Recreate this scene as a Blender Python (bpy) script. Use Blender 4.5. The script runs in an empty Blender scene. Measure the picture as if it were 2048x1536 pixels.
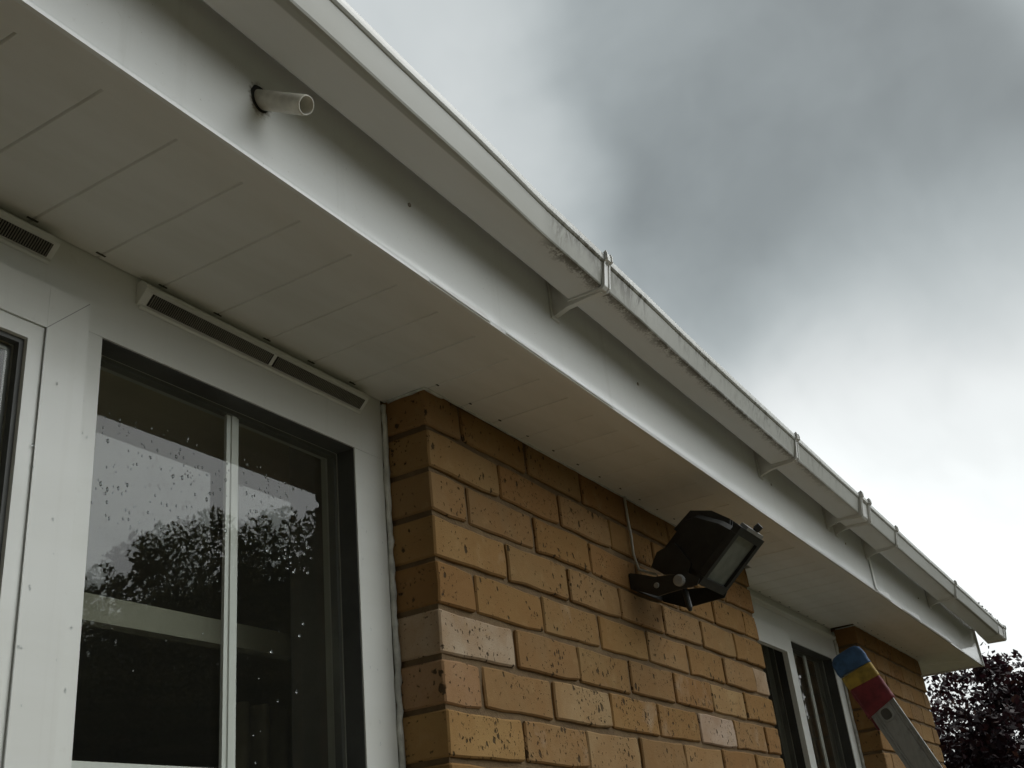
import bpy, bmesh, math, random
import numpy as np
from mathutils import Vector, Matrix, noise

random.seed(7)
rng = np.random.default_rng(11)
SC = bpy.context.scene
COL = SC.collection
R = math.radians

# ------------------------------------------------------------------ camera
# axes: x along the house wall (away to the right), y into the house, z up.
CAM = Vector((-1.35324, -0.89964, -0.18864))
cr = Vector((0.51479, -0.85148, -0.09983)).normalized()
cu = Vector((-0.32323, -0.30062, 0.89730)).normalized()
cd = Vector((0.79405, 0.42965, 0.42998)).normalized()
cam = bpy.data.cameras.new('camera')
cam_o = bpy.data.objects.new('camera', cam)
COL.objects.link(cam_o)
m = Matrix((cr, cu, -cd)).transposed().to_4x4()
m.translation = CAM
cam_o.matrix_world = m
cam.sensor_width = 36.0
cam.lens = 2150.3 / 2048 * 36
cam.clip_start = 0.05
cam.clip_end = 1500
SC.camera = cam_o

# ------------------------------------------------------------------ exposure
SC.view_settings.view_transform = 'Standard'
SC.view_settings.look = 'None'
SC.view_settings.gamma = 1
SC.view_settings.exposure = 0.0
SC.view_settings.use_curve_mapping = False
SC.cycles.max_bounces = 10
SC.cycles.diffuse_bounces = 5
SC.cycles.glossy_bounces = 6
SC.cycles.transparent_max_bounces = 24

# ------------------------------------------------------------------ sun and sky
SUN_DIR = Vector((0.46, -0.38, 0.80)).normalized()      # towards the sun, behind the overcast
sun = bpy.data.lights.new('sun', 'SUN')
sun.energy = 0.6
sun.angle = R(25)
sun.color = (1.0, 0.96, 0.9)
sun_o = bpy.data.objects.new('sun', sun)
COL.objects.link(sun_o)
sun_o.rotation_euler = (-SUN_DIR).to_track_quat('-Z', 'Y').to_euler()
sun_o.location = (8, -8, 10)

world = bpy.data.worlds.new('World')
SC.world = world
world.use_nodes = True
NT = world.node_tree
NT.nodes.clear()


class G:
    """small helper for node trees"""
    def __init__(s, nt):
        s.nt = nt

    def n(s, t, **kw):
        nd = s.nt.nodes.new(t)
        for k, v in kw.items():
            if k == 'ins':
                for kk, vv in v.items():
                    if hasattr(vv, 'is_linked') or isinstance(vv, bpy.types.NodeSocket):
                        s.nt.links.new(vv, nd.inputs[kk])
                    else:
                        nd.inputs[kk].default_value = vv
            else:
                setattr(nd, k, v)
        return nd

    def math(s, op, a, b=0.0, c=0.0, clamp=False):
        nd = s.n('ShaderNodeMath', operation=op, use_clamp=clamp)
        for i, v in enumerate((a, b, c)):
            if isinstance(v, bpy.types.NodeSocket):
                s.nt.links.new(v, nd.inputs[i])
            else:
                nd.inputs[i].default_value = v
        return nd.outputs[0]

    def vmath(s, op, a, b=(0, 0, 0), scale=None):
        nd = s.n('ShaderNodeVectorMath', operation=op)
        for i, v in enumerate((a, b)):
            if isinstance(v, bpy.types.NodeSocket):
                s.nt.links.new(v, nd.inputs[i])
            else:
                nd.inputs[i].default_value = v
        if scale is not None:
            nd.inputs['Scale'].default_value = scale
        return nd

    def mix(s, f, a, b, mode='MIX'):
        nd = s.n('ShaderNodeMix', data_type='RGBA', blend_type=mode)
        for k, v in ((0, f), (6, a), (7, b)):
            if isinstance(v, bpy.types.NodeSocket):
                s.nt.links.new(v, nd.inputs[k])
            else:
                if k and len(v) == 3:
                    v = (*v, 1)
                nd.inputs[k].default_value = v
        return nd.outputs[2]

    def ramp(s, v, lo, hi, a=0.0, b=1.0, smooth=True):
        nd = s.n('ShaderNodeMapRange', interpolation_type='SMOOTHSTEP' if smooth else 'LINEAR')
        s.nt.links.new(v, nd.inputs[0])
        for i, x in enumerate((lo, hi, a, b)):
            nd.inputs[i + 1].default_value = x
        return nd.outputs[0]

    def noise(s, vec, scale, detail=4, rough=0.5, dist=0.0):
        nd = s.n('ShaderNodeTexNoise')
        s.nt.links.new(vec, nd.inputs['Vector'])
        nd.inputs['Scale'].default_value = scale
        nd.inputs['Detail'].default_value = detail
        nd.inputs['Roughness'].default_value = rough
        nd.inputs['Distortion'].default_value = dist
        return nd.outputs['Fac']

    def link(s, a, b):
        s.nt.links.new(a, b)


g = G(NT)
tc = g.n('ShaderNodeTexCoord')
dirv = g.vmath('NORMALIZE', tc.outputs['Generated']).outputs[0]
# the cloud cover is a field of noise over the direction, warped a little
wv = g.n('ShaderNodeTexNoise')
g.link(dirv, wv.inputs['Vector'])
wv.inputs['Scale'].default_value = 2.2
wv.inputs['Detail'].default_value = 5
wsh = g.vmath('SUBTRACT', wv.outputs['Color'], (0.5, 0.5, 0.5)).outputs[0]
wsc = g.vmath('SCALE', wsh, scale=0.20).outputs[0]
dw = g.vmath('ADD', dirv, wsc).outputs[0]
dwn = g.vmath('NORMALIZE', dw).outputs[0]
sep = g.n('ShaderNodeSeparateXYZ')
g.link(dwn, sep.inputs[0])
el = sep.outputs[2]


def bank(d, inner, outer):
    """soft-edged bank of cloud about a direction; inner and outer are angles"""
    d = Vector(d).normalized()
    dt = g.vmath('DOT_PRODUCT', dwn, tuple(d)).outputs['Value']
    return g.ramp(dt, math.cos(R(outer)), math.cos(R(inner)))


n1 = g.noise(dw, 2.6, 5, 0.5, 0.4)
n2 = g.noise(dw, 6.5, 4, 0.5, 0.2)
base = g.ramp(el, 0.20, 0.57, 0.80, 0.41)                         # thin bright cover low down
lum = g.math('MULTIPLY', base, g.ramp(n1, 0.25, 0.75, 0.80, 1.20))
lum = g.math('MULTIPLY', lum, g.ramp(n2, 0.25, 0.75, 0.90, 1.10))
dark = g.math('MAXIMUM', bank((0.79, 0.05, 0.60), 5, 17), bank((0.80, 0.20, 0.56), 2, 11))
lum = g.math('MULTIPLY', lum, g.math('SUBTRACT', 1.0, g.math('MULTIPLY', dark, 0.24)))
veil = bank((0.935, 0.06, 0.29), 2, 16)
lum = g.math('ADD', lum, g.math('MULTIPLY', veil, 0.27))
streak = g.math('MAXIMUM', bank((0.56, 0.44, 0.70), 3, 13), g.math('MULTIPLY', bank((0.70, 0.40, 0.60), 1, 9), 0.8))
lum = g.math('ADD', lum, g.math('MULTIPLY', streak, 0.28))
sunside = bank((0.36, -0.70, 0.62), 14, 48)                       # veiled sun behind the viewer
lum = g.math('ADD', lum, g.math('MULTIPLY', sunside, 2.9))
west = g.ramp(sep.outputs[0], -0.40, 0.42, 0.12, 1.0)             # unseen sky on the left dimmed to darken left-facing surfaces
lum = g.math('MULTIPLY', lum, west)
cl_col = g.mix(g.ramp(lum, 0.3, 0.9), (0.90, 1.0, 1.01), (0.965, 1.0, 0.995))
cl = g.n('ShaderNodeVectorMath', operation='SCALE')
g.link(cl_col, cl.inputs[0])
g.link(lum, cl.inputs['Scale'])
sky = g.n('ShaderNodeTexSky', sky_type='NISHITA')
sky.sun_disc = False
sky.sun_elevation = math.asin(SUN_DIR.z)
sky.sun_rotation = math.atan2(SUN_DIR.x, SUN_DIR.y)
sky.air_density = 1.5
sky.dust_density = 3
cl10 = g.vmath('SCALE', cl.outputs[0], scale=10.0).outputs[0]
final = g.mix(0.93, sky.outputs[0], cl10)
bg = g.n('ShaderNodeBackground')
g.link(final, bg.inputs[0])
bg.inputs[1].default_value = 0.1
wo = g.n('ShaderNodeOutputWorld')
g.link(bg.outputs[0], wo.inputs[0])

# ------------------------------------------------------------------ materials
MAT = {}


def newmat(name):
    mt = bpy.data.materials.new(name)
    mt.use_nodes = True
    mt.node_tree.nodes.clear()
    q = G(mt.node_tree)
    out = q.n('ShaderNodeOutputMaterial')
    b = q.n('ShaderNodeBsdfPrincipled')
    q.link(b.outputs[0], out.inputs[0])
    MAT[name] = mt
    return q, b, out


def bump(q, b, h, strength, dist):
    bp = q.n('ShaderNodeBump')
    q.link(h, bp.inputs['Height'])
    bp.inputs['Strength'].default_value = strength
    bp.inputs['Distance'].default_value = dist
    q.link(bp.outputs[0], b.inputs['Normal'])


def simple(name, col, rough=0.6, metal=0.0, var=0.15, nscale=12, bumpd=0.0005, bscale=60, spec=0.5):
    q, b, out = newmat(name)
    t = q.n('ShaderNodeTexCoord').outputs['Object']
    n = q.noise(t, nscale, 5, 0.6)
    c = q.mix(q.ramp(n, 0.3, 0.7), tuple(x * (1 - var) for x in col), tuple(min(1, x * (1 + var)) for x in col))
    q.link(c, b.inputs['Base Color'])
    b.inputs['Roughness'].default_value = rough
    b.inputs['Metallic'].default_value = metal
    b.inputs['Specular IOR Level'].default_value = spec
    if bumpd:
        bump(q, b, q.noise(t, bscale, 3), 0.6, bumpd)
    return MAT[name]


def pvc(name, col, rough, dirt=0.25, streaks=0.0, wave=0.0004):
    """white plastic with a film of grime"""
    q, b, out = newmat(name)
    t = q.n('ShaderNodeTexCoord').outputs['Object']
    mp = q.n('ShaderNodeMapping')
    q.link(t, mp.inputs[0])
    mp.inputs['Scale'].default_value = (1.6, 9, 9)
    n = q.noise(mp.outputs[0], 1.5, 6, 0.6)
    fine = q.noise(t, 90, 3, 0.6)
    d = q.math('MULTIPLY', q.ramp(n, 0.35, 0.8), dirt)
    c = q.mix(d, col, tuple(x * y for x, y in zip(col, (0.72, 0.70, 0.62))))
    c = q.mix(q.ramp(fine, 0.62, 0.8, 0, 0.10), c, (0.35, 0.32, 0.25))
    if streaks:
        mp2 = q.n('ShaderNodeMapping')
        q.link(t, mp2.inputs[0])
        mp2.inputs['Scale'].default_value = (70, 70, 1.5)
        s = q.noise(mp2.outputs[0], 1.0, 4, 0.6)
        c = q.mix(q.ramp(s, 0.55, 0.8, 0, streaks), c, (0.42, 0.40, 0.33))
    q.link(c, b.inputs['Base Color'])
    q.link(q.ramp(n, 0.3, 0.8, rough, rough + 0.12), b.inputs['Roughness'])
    if wave:
        bump(q, b, q.noise(mp.outputs[0], 3.0, 3), 0.5, wave)
    return MAT[name]


pvc('pvc_frame', (0.74, 0.75, 0.71), 0.30, 0.2, 0.12)
pvc('pvc_soffit', (0.76, 0.755, 0.71), 0.42, 0.3, 0.0, 0.0006)
pvc('pvc_fascia', (0.85, 0.865, 0.85), 0.09, 0.15, 0.0, 0.0)
pvc('pvc_trim', (0.72, 0.72, 0.69), 0.35, 0.3, 0.1)
simple('notch_brown', (0.07, 0.065, 0.05), 0.9, 0, 0.4)
simple('louvre_grey', (0.22, 0.21, 0.17), 0.5)
simple('sealant', (0.55, 0.55, 0.50), 0.5, 0, 0.25, 30, 0.001, 40)
simple('gasket', (0.075, 0.078, 0.072), 0.55, 0, 0.2)
simple('spacer_bar', (0.30, 0.30, 0.28), 0.35, 0.6, 0.1)
simple('dark_gap', (0.02, 0.02, 0.017), 0.9, 0, 0.3)
simple('pipe_white', (0.60, 0.58, 0.50), 0.4, 0, 0.2, 25)
simple('pipe_inside', (0.12, 0.115, 0.10), 0.7, 0, 0.3, 25)
simple('lamp_black', (0.022, 0.023, 0.022), 0.45, 0, 0.35, 20, 0.0004, 90)
simple('lamp_grey', (0.30, 0.31, 0.31), 0.4, 0.0, 0.2, 20)
simple('cable_white', (0.45, 0.44, 0.38), 0.5)
simple('screw_metal', (0.25, 0.22, 0.17), 0.4, 0.8, 0.3)
simple('tape_blue', (0.035, 0.09, 0.19), 0.65, 0, 0.35, 30, 0.002, 45)
simple('tape_yellow', (0.34, 0.225, 0.03), 0.65, 0, 0.35, 30, 0.002, 45)
simple('tape_red', (0.17, 0.018, 0.024), 0.6, 0, 0.3, 30, 0.002, 45)
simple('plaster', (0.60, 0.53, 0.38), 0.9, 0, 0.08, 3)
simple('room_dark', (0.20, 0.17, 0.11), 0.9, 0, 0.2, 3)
simple('curtain_cloth', (0.42, 0.38, 0.27), 0.9, 0, 0.2, 8)
simple('beam_paint', (0.46, 0.43, 0.34), 0.6, 0, 0.06, 3)
simple('roof_tile', (0.11, 0.065, 0.045), 0.9, 0, 0.35, 9, 0.003, 30)
simple('roof_felt', (0.03, 0.03, 0.03), 0.9)
simple('bark', (0.09, 0.07, 0.05), 0.95, 0, 0.4, 14, 0.01, 16)
simple('inner_block', (0.30, 0.29, 0.27), 0.95, 0, 0.1, 8)

# aluminium with brushed lines
q, b, out = newmat('aluminium')
t = q.n('ShaderNodeTexCoord').outputs['Object']
mp = q.n('ShaderNodeMapping')
q.link(t, mp.inputs[0])
mp.inputs['Scale'].default_value = (40, 60, 8)
n = q.noise(mp.outputs[0], 2, 5, 0.6)
n2_ = q.noise(t, 30, 5, 0.65)
c = q.mix(q.ramp(n, 0.3, 0.7), (0.36, 0.375, 0.37), (0.44, 0.46, 0.45))
c = q.mix(q.ramp(n2_, 0.55, 0.75, 0, 0.5), c, (0.20, 0.19, 0.16))
q.link(c, b.inputs['Base Color'])
b.inputs['Metallic'].default_value = 0.75
q.link(q.ramp(n2_, 0.3, 0.7, 0.42, 0.62), b.inputs['Roughness'])
bump(q, b, n, 0.2, 0.0003)

# brown dirt spread round the overflow hole and faint runs on the fascia
nt_ = MAT['pvc_fascia'].node_tree
q = G(nt_)
b = [n_ for n_ in nt_.nodes if n_.type == 'BSDF_PRINCIPLED'][0]
src = b.inputs['Base Color'].links[0].from_socket
t = q.n('ShaderNodeTexCoord').outputs['Object']
rel = q.vmath('SUBTRACT', t, (-0.6115, -0.206, 0.6815)).outputs[0]
mp = q.n('ShaderNodeMapping'); q.link(rel, mp.inputs[0]); mp.inputs['Scale'].default_value = (1.0, 1.0, 0.75)
ln = q.vmath('LENGTH', mp.outputs[0]).outputs['Value']
nn_ = q.noise(t, 130, 5, 0.7)
msk = q.math('ADD', ln, q.math('MULTIPLY', nn_, 0.020))
st_ = q.ramp(msk, 0.031, 0.0215, 0.0, 0.85)
c = q.mix(st_, src, (0.13, 0.095, 0.05))
mp2 = q.n('ShaderNodeMapping'); q.link(t, mp2.inputs[0]); mp2.inputs['Scale'].default_value = (28, 1, 1.2)
rn = q.noise(mp2.outputs[0], 1.0, 4, 0.6)
c = q.mix(q.ramp(rn, 0.56, 0.78, 0, 0.22), c, (0.42, 0.41, 0.34))
spk = q.noise(t, 260, 2, 0.5)
c = q.mix(q.ramp(spk, 0.74, 0.80, 0, 0.5), c, (0.25, 0.22, 0.15))
q.link(c, b.inputs['Base Color'])

# gutter plastic with mildew where water has overflowed
q, b, out = newmat('gutter_pvc')
t = q.n('ShaderNodeTexCoord').outputs['Object']
sx = q.n('ShaderNodeSeparateXYZ')
q.link(t, sx.inputs[0])
X, Y, Z = sx.outputs
mp = q.n('ShaderNodeMapping')
q.link(t, mp.inputs[0])
mp.inputs['Scale'].default_value = (1.4, 8, 8)
nl = q.noise(mp.outputs[0], 1.5, 5, 0.6)
col = q.mix(q.ramp(nl, 0.35, 0.8, 0, 0.25), (0.70, 0.71, 0.69), (0.54, 0.53, 0.47))
run = q.math('MULTIPLY', q.ramp(X, -0.12, -0.04), q.ramp(X, 1.75, 0.95, 0.15, 1.0))
blot = q.noise(t, 26, 6, 0.7)
big = q.noise(t, 5, 3, 0.6)
# along the lower front arris, spreading on to the base
edge_b = q.math('MULTIPLY', q.ramp(Y, -0.272, -0.306), q.ramp(Z, 0.722, 0.712))
e1 = q.math('MULTIPLY', q.math('MULTIPLY', edge_b, run), q.ramp(q.math('ADD', q.math('MULTIPLY', q.math('ADD', blot, q.noise(t, 210, 4, 0.7)), 0.5), q.math('MULTIPLY', edge_b, 0.17)), 0.55, 0.66))
e1 = q.math('MULTIPLY', e1, q.ramp(big, 0.3, 0.5, 0.45, 1.0))
# thin dirty line right on the arris
e2 = q.math('MULTIPLY', q.math('MULTIPLY', q.ramp(Y, -0.300, -0.304), q.ramp(Z, 0.719, 0.713)), q.math('MULTIPLY', run, q.ramp(blot, 0.35, 0.6, 0.35, 0.95)))
# vertical runs on the face below the lip
mp3 = q.n('ShaderNodeMapping')
q.link(t, mp3.inputs[0])
mp3.inputs['Scale'].default_value = (34, 10, 13)
vs = q.noise(mp3.outputs[0], 1.0, 7, 0.72, 1.6)
face = q.math('MULTIPLY', q.ramp(Y, -0.3015, -0.3045), q.ramp(Z, 0.720, 0.757, 0.35, 1.0))
e3 = q.math('MULTIPLY', q.math('MULTIPLY', face, run), q.ramp(q.math('ADD', vs, q.ramp(X, 0.5, 0.0, 0.0, 0.07)), 0.46, 0.64))
e3 = q.math('MULTIPLY', e3, q.ramp(Z, 0.762, 0.757, 0.45, 1.0))
e3 = q.math('MULTIPLY', e3, q.ramp(q.noise(t, 9, 4, 0.6), 0.38, 0.60, 0.15, 1.0))
grime = q.math('MULTIPLY', q.math('MAXIMUM', q.math('MAXIMUM', e1, e2), q.math('MULTIPLY', e3, 0.95)), 0.95)
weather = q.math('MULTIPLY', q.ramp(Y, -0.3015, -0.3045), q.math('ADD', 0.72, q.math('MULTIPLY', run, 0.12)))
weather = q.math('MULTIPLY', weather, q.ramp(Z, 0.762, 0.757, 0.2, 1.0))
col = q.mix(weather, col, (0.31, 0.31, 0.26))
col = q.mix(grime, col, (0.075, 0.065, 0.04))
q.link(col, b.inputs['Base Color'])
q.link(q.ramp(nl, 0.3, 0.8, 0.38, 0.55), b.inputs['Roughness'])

# brick: sandy faces with dark pock marks, tint taken from the object
q, b, out = newmat('brick')
tco = q.n('ShaderNodeTexCoord').outputs['Object']
oi = q.n('ShaderNodeObjectInfo')
off = q.vmath('SCALE', oi.outputs['Color'], scale=0.0)
rv = q.n('ShaderNodeCombineXYZ')
q.link(q.math('MULTIPLY', oi.outputs['Random'], 37.0), rv.inputs[0])
q.link(q.math('MULTIPLY', oi.outputs['Random'], 91.0), rv.inputs[1])
q.link(q.math('MULTIPLY', oi.outputs['Random'], 53.0), rv.inputs[2])
P = q.vmath('ADD', tco, rv.outputs[0]).outputs[0]
soft = q.noise(P, 9, 4, 0.6, 0.3)
mid = q.noise(P, 32, 4, 0.6)
sand = q.noise(P, 420, 3, 0.7)
c = q.mix(q.ramp(soft, 0.30, 0.70, 0, 0.55), oi.outputs['Color'], (0.25, 0.125, 0.04))
c = q.mix(q.ramp(mid, 0.52, 0.78, 0, 0.40), c, (0.36, 0.24, 0.11))
c = q.mix(q.ramp(sand, 0.35, 0.75, 0, 0.30), c, (0.22, 0.13, 0.05))
pale = q.math('MULTIPLY', q.ramp(soft, 0.58, 0.78), q.ramp(oi.outputs['Random'], 0.4, 0.9, 0, 0.6))
c = q.mix(pale, c, (0.42, 0.34, 0.24))
h = q.math('MULTIPLY', sand, 0.25)


def pocks(scale, keep, size, soften):
    dist = q.n('ShaderNodeTexNoise')
    q.link(P, dist.inputs['Vector'])
    dist.inputs['Scale'].default_value = 140
    ds = q.vmath('SCALE', q.vmath('SUBTRACT', dist.outputs['Color'], (0.5, 0.5, 0.5)).outputs[0], scale=0.010).outputs[0]
    st = q.n('ShaderNodeMapping')
    q.link(q.vmath('ADD', P, ds).outputs[0], st.inputs[0])
    st.inputs['Scale'].default_value = (1.25, 1.0, 0.8)
    v = q.n('ShaderNodeTexVoronoi')
    q.link(st.outputs[0], v.inputs['Vector'])
    v.inputs['Scale'].default_value = scale
    sc = q.n('ShaderNodeSeparateColor')
    q.link(v.outputs['Color'], sc.inputs[0])
    amt = q.math('ADD', sc.outputs[0], q.math('MULTIPLY', q.ramp(q.noise(P, 5, 1), 0.4, 0.7), 0.35))
    amt = q.math('ADD', amt, q.math('MULTIPLY', q.math('SUBTRACT', oi.outputs['Random'], 0.62), 0.16))
    on = q.ramp(amt, keep, keep + 0.02)
    r = q.math('MULTIPLY', q.ramp(sc.outputs[1], 0, 1, 0.35, 1.0), size)
    inside = q.math('SUBTRACT', r, v.outputs['Distance'])
    return q.math('MULTIPLY', q.ramp(inside, -soften, soften), on)


pk = q.math('MAXIMUM', q.math('MAXIMUM', pocks(58, 0.955, 0.34, 0.06), pocks(95, 0.94, 0.34, 0.08)), q.math('MULTIPLY', pocks(210, 0.86, 0.34, 0.10), 0.8))
c = q.mix(q.math('MULTIPLY', pk, 0.9), c, (0.050, 0.033, 0.016))
q.link(c, b.inputs['Base Color'])
b.inputs['Roughness'].default_value = 0.92
b.inputs['Specular IOR Level'].default_value = 0.2
hh = q.math('SUBTRACT', q.math('ADD', h, q.math('MULTIPLY', mid, 0.5)), q.math('MULTIPLY', pk, 1.2))
bump(q, b, hh, 1.0, 0.0024)

q, b, out = newmat('mortar')
t = q.n('ShaderNodeTexCoord').outputs['Object']
a_ = q.noise(t, 14, 5, 0.65)
s_ = q.noise(t, 300, 3, 0.7)
c = q.mix(q.ramp(a_, 0.3, 0.7), (0.13, 0.082, 0.038), (0.20, 0.130, 0.062))
c = q.mix(q.ramp(a_, 0.70, 0.84, 0, 0.4), c, (0.30, 0.25, 0.17))
c = q.mix(q.ramp(s_, 0.4, 0.7, 0, 0.4), c, (0.10, 0.07, 0.035))
q.link(c, b.inputs['Base Color'])
b.inputs['Roughness'].default_value = 0.95
bump(q, b, q.math('ADD', s_, q.math('MULTIPLY', a_, 2.0)), 0.9, 0.002)


# window glass: thin sheet, Schlick reflectance, the rest goes straight through
def glassmat(name, f0, rough, trans):
    mt = bpy.data.materials.new(name)
    mt.use_nodes = True
    mt.node_tree.nodes.clear()
    q = G(mt.node_tree)
    out = q.n('ShaderNodeOutputMaterial')
    geo = q.n('ShaderNodeNewGeometry')
    t = q.n('ShaderNodeTexCoord').outputs['Object']
    dt = q.math('ABSOLUTE', q.vmath('DOT_PRODUCT', geo.outputs['Normal'], geo.outputs['Incoming']).outputs['Value'])
    f = q.math('ADD', f0, q.math('MULTIPLY', q.math('POWER', q.math('SUBTRACT', 1.0, dt, clamp=True), 5.0), 1 - f0))
    gl = q.n('ShaderNodeBsdfGlossy')
    gl.inputs['Roughness'].default_value = rough
    tr = q.n('ShaderNodeBsdfTransparent')
    tr.inputs[0].default_value = (*trans, 1)
    film = q.n('ShaderNodeBsdfDiffuse')
    film.inputs[0].default_value = (0.5, 0.5, 0.45, 1)
    mx = q.n('ShaderNodeMixShader')
    q.link(f, mx.inputs[0])
    q.link(tr.outputs[0], mx.inputs[1])
    q.link(gl.outputs[0], mx.inputs[2])
    mx2 = q.n('ShaderNodeMixShader')
    mx2.inputs[0].default_value = 0.008                # dust on the glass
    q.link(mx.outputs[0], mx2.inputs[1])
    q.link(film.outputs[0], mx2.inputs[2])
    q.link(mx2.outputs[0], out.inputs[0])
    MAT[name] = mt


glassmat('window_glass', 0.043, 0.0, (0.93, 0.95, 0.93))
glassmat('lamp_glass', 0.06, 0.08, (0.8, 0.82, 0.8))

q, b, out = newmat('water_drop')
b.inputs['Base Color'].default_value = (0.85, 0.88, 0.9, 1)
b.inputs['Roughness'].default_value = 0.03
b.inputs['Transmission Weight'].default_value = 1.0
b.inputs['IOR'].default_value = 1.33


def leafmat(name, c1, c2, c3):
    q, b, out = newmat(name)
    geo = q.n('ShaderNodeNewGeometry')
    r = geo.outputs['Random Per Island']
    c = q.mix(r, c1, c2)
    c = q.mix(q.ramp(r, 0.85, 0.95, 0, 0.8), c, c3)
    q.link(c, b.inputs['Base Color'])
    b.inputs['Roughness'].default_value = 0.5
    tl = q.n('ShaderNodeBsdfTranslucent')
    q.link(c, tl.inputs[0])
    mx = q.n('ShaderNodeMixShader')
    mx.inputs[0].default_value = 0.3
    q.link(b.outputs[0], mx.inputs[1])
    q.link(tl.outputs[0], mx.inputs[2])
    q.link(mx.outputs[0], out.inputs[0])


leafmat('leaf_green', (0.05, 0.065, 0.016), (0.095, 0.10, 0.027), (0.14, 0.12, 0.035))
leafmat('leaf_purple', (0.022, 0.008, 0.011), (0.042, 0.013, 0.018), (0.075, 0.034, 0.022))

q, b, out = newmat('lawn')
t = q.n('ShaderNodeTexCoord').outputs['Object']
c = q.mix(q.ramp(q.noise(t, 0.7, 6, 0.6), 0.3, 0.7), (0.055, 0.07, 0.022), (0.095, 0.10, 0.04))
c = q.mix(q.ramp(q.noise(t, 30, 4, 0.7), 0.5, 0.7, 0, 0.6), c, (0.08, 0.07, 0.04))
q.link(c, b.inputs['Base Color'])
b.inputs['Roughness'].default_value = 0.95
bump(q, b, q.noise(t, 60, 4), 1.0, 0.02)
simple('paving', (0.165, 0.137, 0.098), 0.9, 0, 0.2, 3, 0.002, 30)


# ------------------------------------------------------------------ mesh helpers
def tag(o, label=None, cat=None, group=None, kind=None):
    if label: o['label'] = label
    if cat: o['category'] = cat
    if group: o['group'] = group
    if kind: o['kind'] = kind
    return o


def empty(name, loc, label, cat, group=None):
    o = bpy.data.objects.new(name, None)
    o.empty_display_size = 0.1
    o.location = loc
    COL.objects.link(o)
    return tag(o, label, cat, group)


def link(name, me, mat, parent=None, smooth=False):
    o = bpy.data.objects.new(name, me)
    COL.objects.link(o)
    if mat and not me.materials:
        me.materials.append(MAT[mat])
    if parent:
        o.parent = parent
        o.matrix_parent_inverse = Matrix.Translation(parent.location).inverted() if parent.rotation_euler.to_quaternion().angle < 1e-6 else parent.matrix_basis.inverted()
    if smooth:
        me.polygons.foreach_set('use_smooth', [True] * len(me.polygons))
    return o


def obj(name, bm, mat, parent=None, smooth=False, bevel=0.0, seg=1):
    if bevel:
        bmesh.ops.bevel(bm, geom=[e for e in bm.edges if e.calc_face_angle(0) > 0.5], offset=bevel, segments=seg,
                        affect='EDGES', clamp_overlap=True)
    bmesh.ops.recalc_face_normals(bm, faces=bm.faces)
    me = bpy.data.meshes.new(name)
    bm.to_mesh(me)
    bm.free()
    return link(name, me, mat, parent, smooth)


def add_box(bm, lo, hi):
    vs = [bm.verts.new((x, y, z)) for x in (lo[0], hi[0]) for y in (lo[1], hi[1]) for z in (lo[2], hi[2])]
    for f in ((0, 1, 3, 2), (4, 6, 7, 5), (0, 4, 5, 1), (2, 3, 7, 6), (0, 2, 6, 4), (1, 5, 7, 3)):
        bm.faces.new([vs[i] for i in f])
    return vs


def box(name, lo, hi, mat, parent=None, bevel=0.0):
    bm = bmesh.new()
    add_box(bm, lo, hi)
    return obj(name, bm, mat, parent, bevel=bevel)


def add_prism(bm, prof, xs, offs=None):
    """closed profile [(y,z)] swept along x stations; offs(x,i)->(dy,dz)"""
    rings = []
    for x in xs:
        ring = []
        for i, (y, z) in enumerate(prof):
            dy, dz = offs(x, i) if offs else (0, 0)
            ring.append(bm.verts.new((x, y + dy, z + dz)))
        rings.append(ring)
    n = len(prof)
    for a, c in zip(rings[:-1], rings[1:]):
        for i in range(n):
            bm.faces.new((a[i], a[(i + 1) % n], c[(i + 1) % n], c[i]))
    bm.faces.new(rings[0])
    bm.faces.new(rings[-1][::-1])
    return rings


def prism(name, prof, xs, mat, parent=None, offs=None, bevel=0.0):
    bm = bmesh.new()
    add_prism(bm, prof, xs, offs)
    return obj(name, bm, mat, parent, bevel=bevel)


def add_tube(bm, pts, r, n=8, caps=True):
    rings = []
    for i, p in enumerate(pts):
        p = Vector(p)
        a = Vector(pts[max(0, i - 1)])
        c = Vector(pts[min(len(pts) - 1, i + 1)])
        d = (c - a).normalized()
        u = d.cross(Vector((0.3, 0.1, 1))).normalized()
        if u.length < 0.5:
            u = d.cross(Vector((1, 0, 0))).normalized()
        v = d.cross(u)
        rr = r[i] if isinstance(r, (list, tuple)) else r
        rings.append([bm.verts.new(p + (u * math.cos(2 * math.pi * k / n) + v * math.sin(2 * math.pi * k / n)) * rr) for k in range(n)])
    for a, c in zip(rings[:-1], rings[1:]):
        for k in range(n):
            bm.faces.new((a[k], a[(k + 1) % n], c[(k + 1) % n], c[k]))
    if caps:
        bm.faces.new(rings[0][::-1])
        bm.faces.new(rings[-1])
    return rings


def frange(a, c, s):
    n = max(1, int(round((c - a) / s)))
    return [a + (c - a) * i / n for i in range(n + 1)]


def interp(x, pts):
    if x <= pts[0][0]: return pts[0][1]
    for (a, va), (c, vc) in zip(pts[:-1], pts[1:]):
        if x <= c:
            t = (x - a) / (c - a)
            t = t * t * (3 - 2 * t)
            return va + (vc - va) * t
    return pts[-1][1]


GROUND = -1.75
SOF = 0.592          # underside of the soffit
FY = -0.206          # face of the fascia

# ------------------------------------------------------------------ ground
bm = bmesh.new()
N = 40
S = 400
gv = [[bm.verts.new((-S + 2 * S * i / N, -S + 2 * S * j / N, GROUND - 0.03)) for j in range(N + 1)] for i in range(N + 1)]
for i in range(N):
    for j in range(N):
        bm.faces.new((gv[i][j], gv[i + 1][j], gv[i + 1][j + 1], gv[i][j + 1]))
tag(obj('ground', bm, 'lawn'), kind='structure')
tag(box('patio', (-6, -2.4, GROUND - 0.02), (5.2, 0.30, GROUND), 'paving'), kind='structure')

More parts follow.
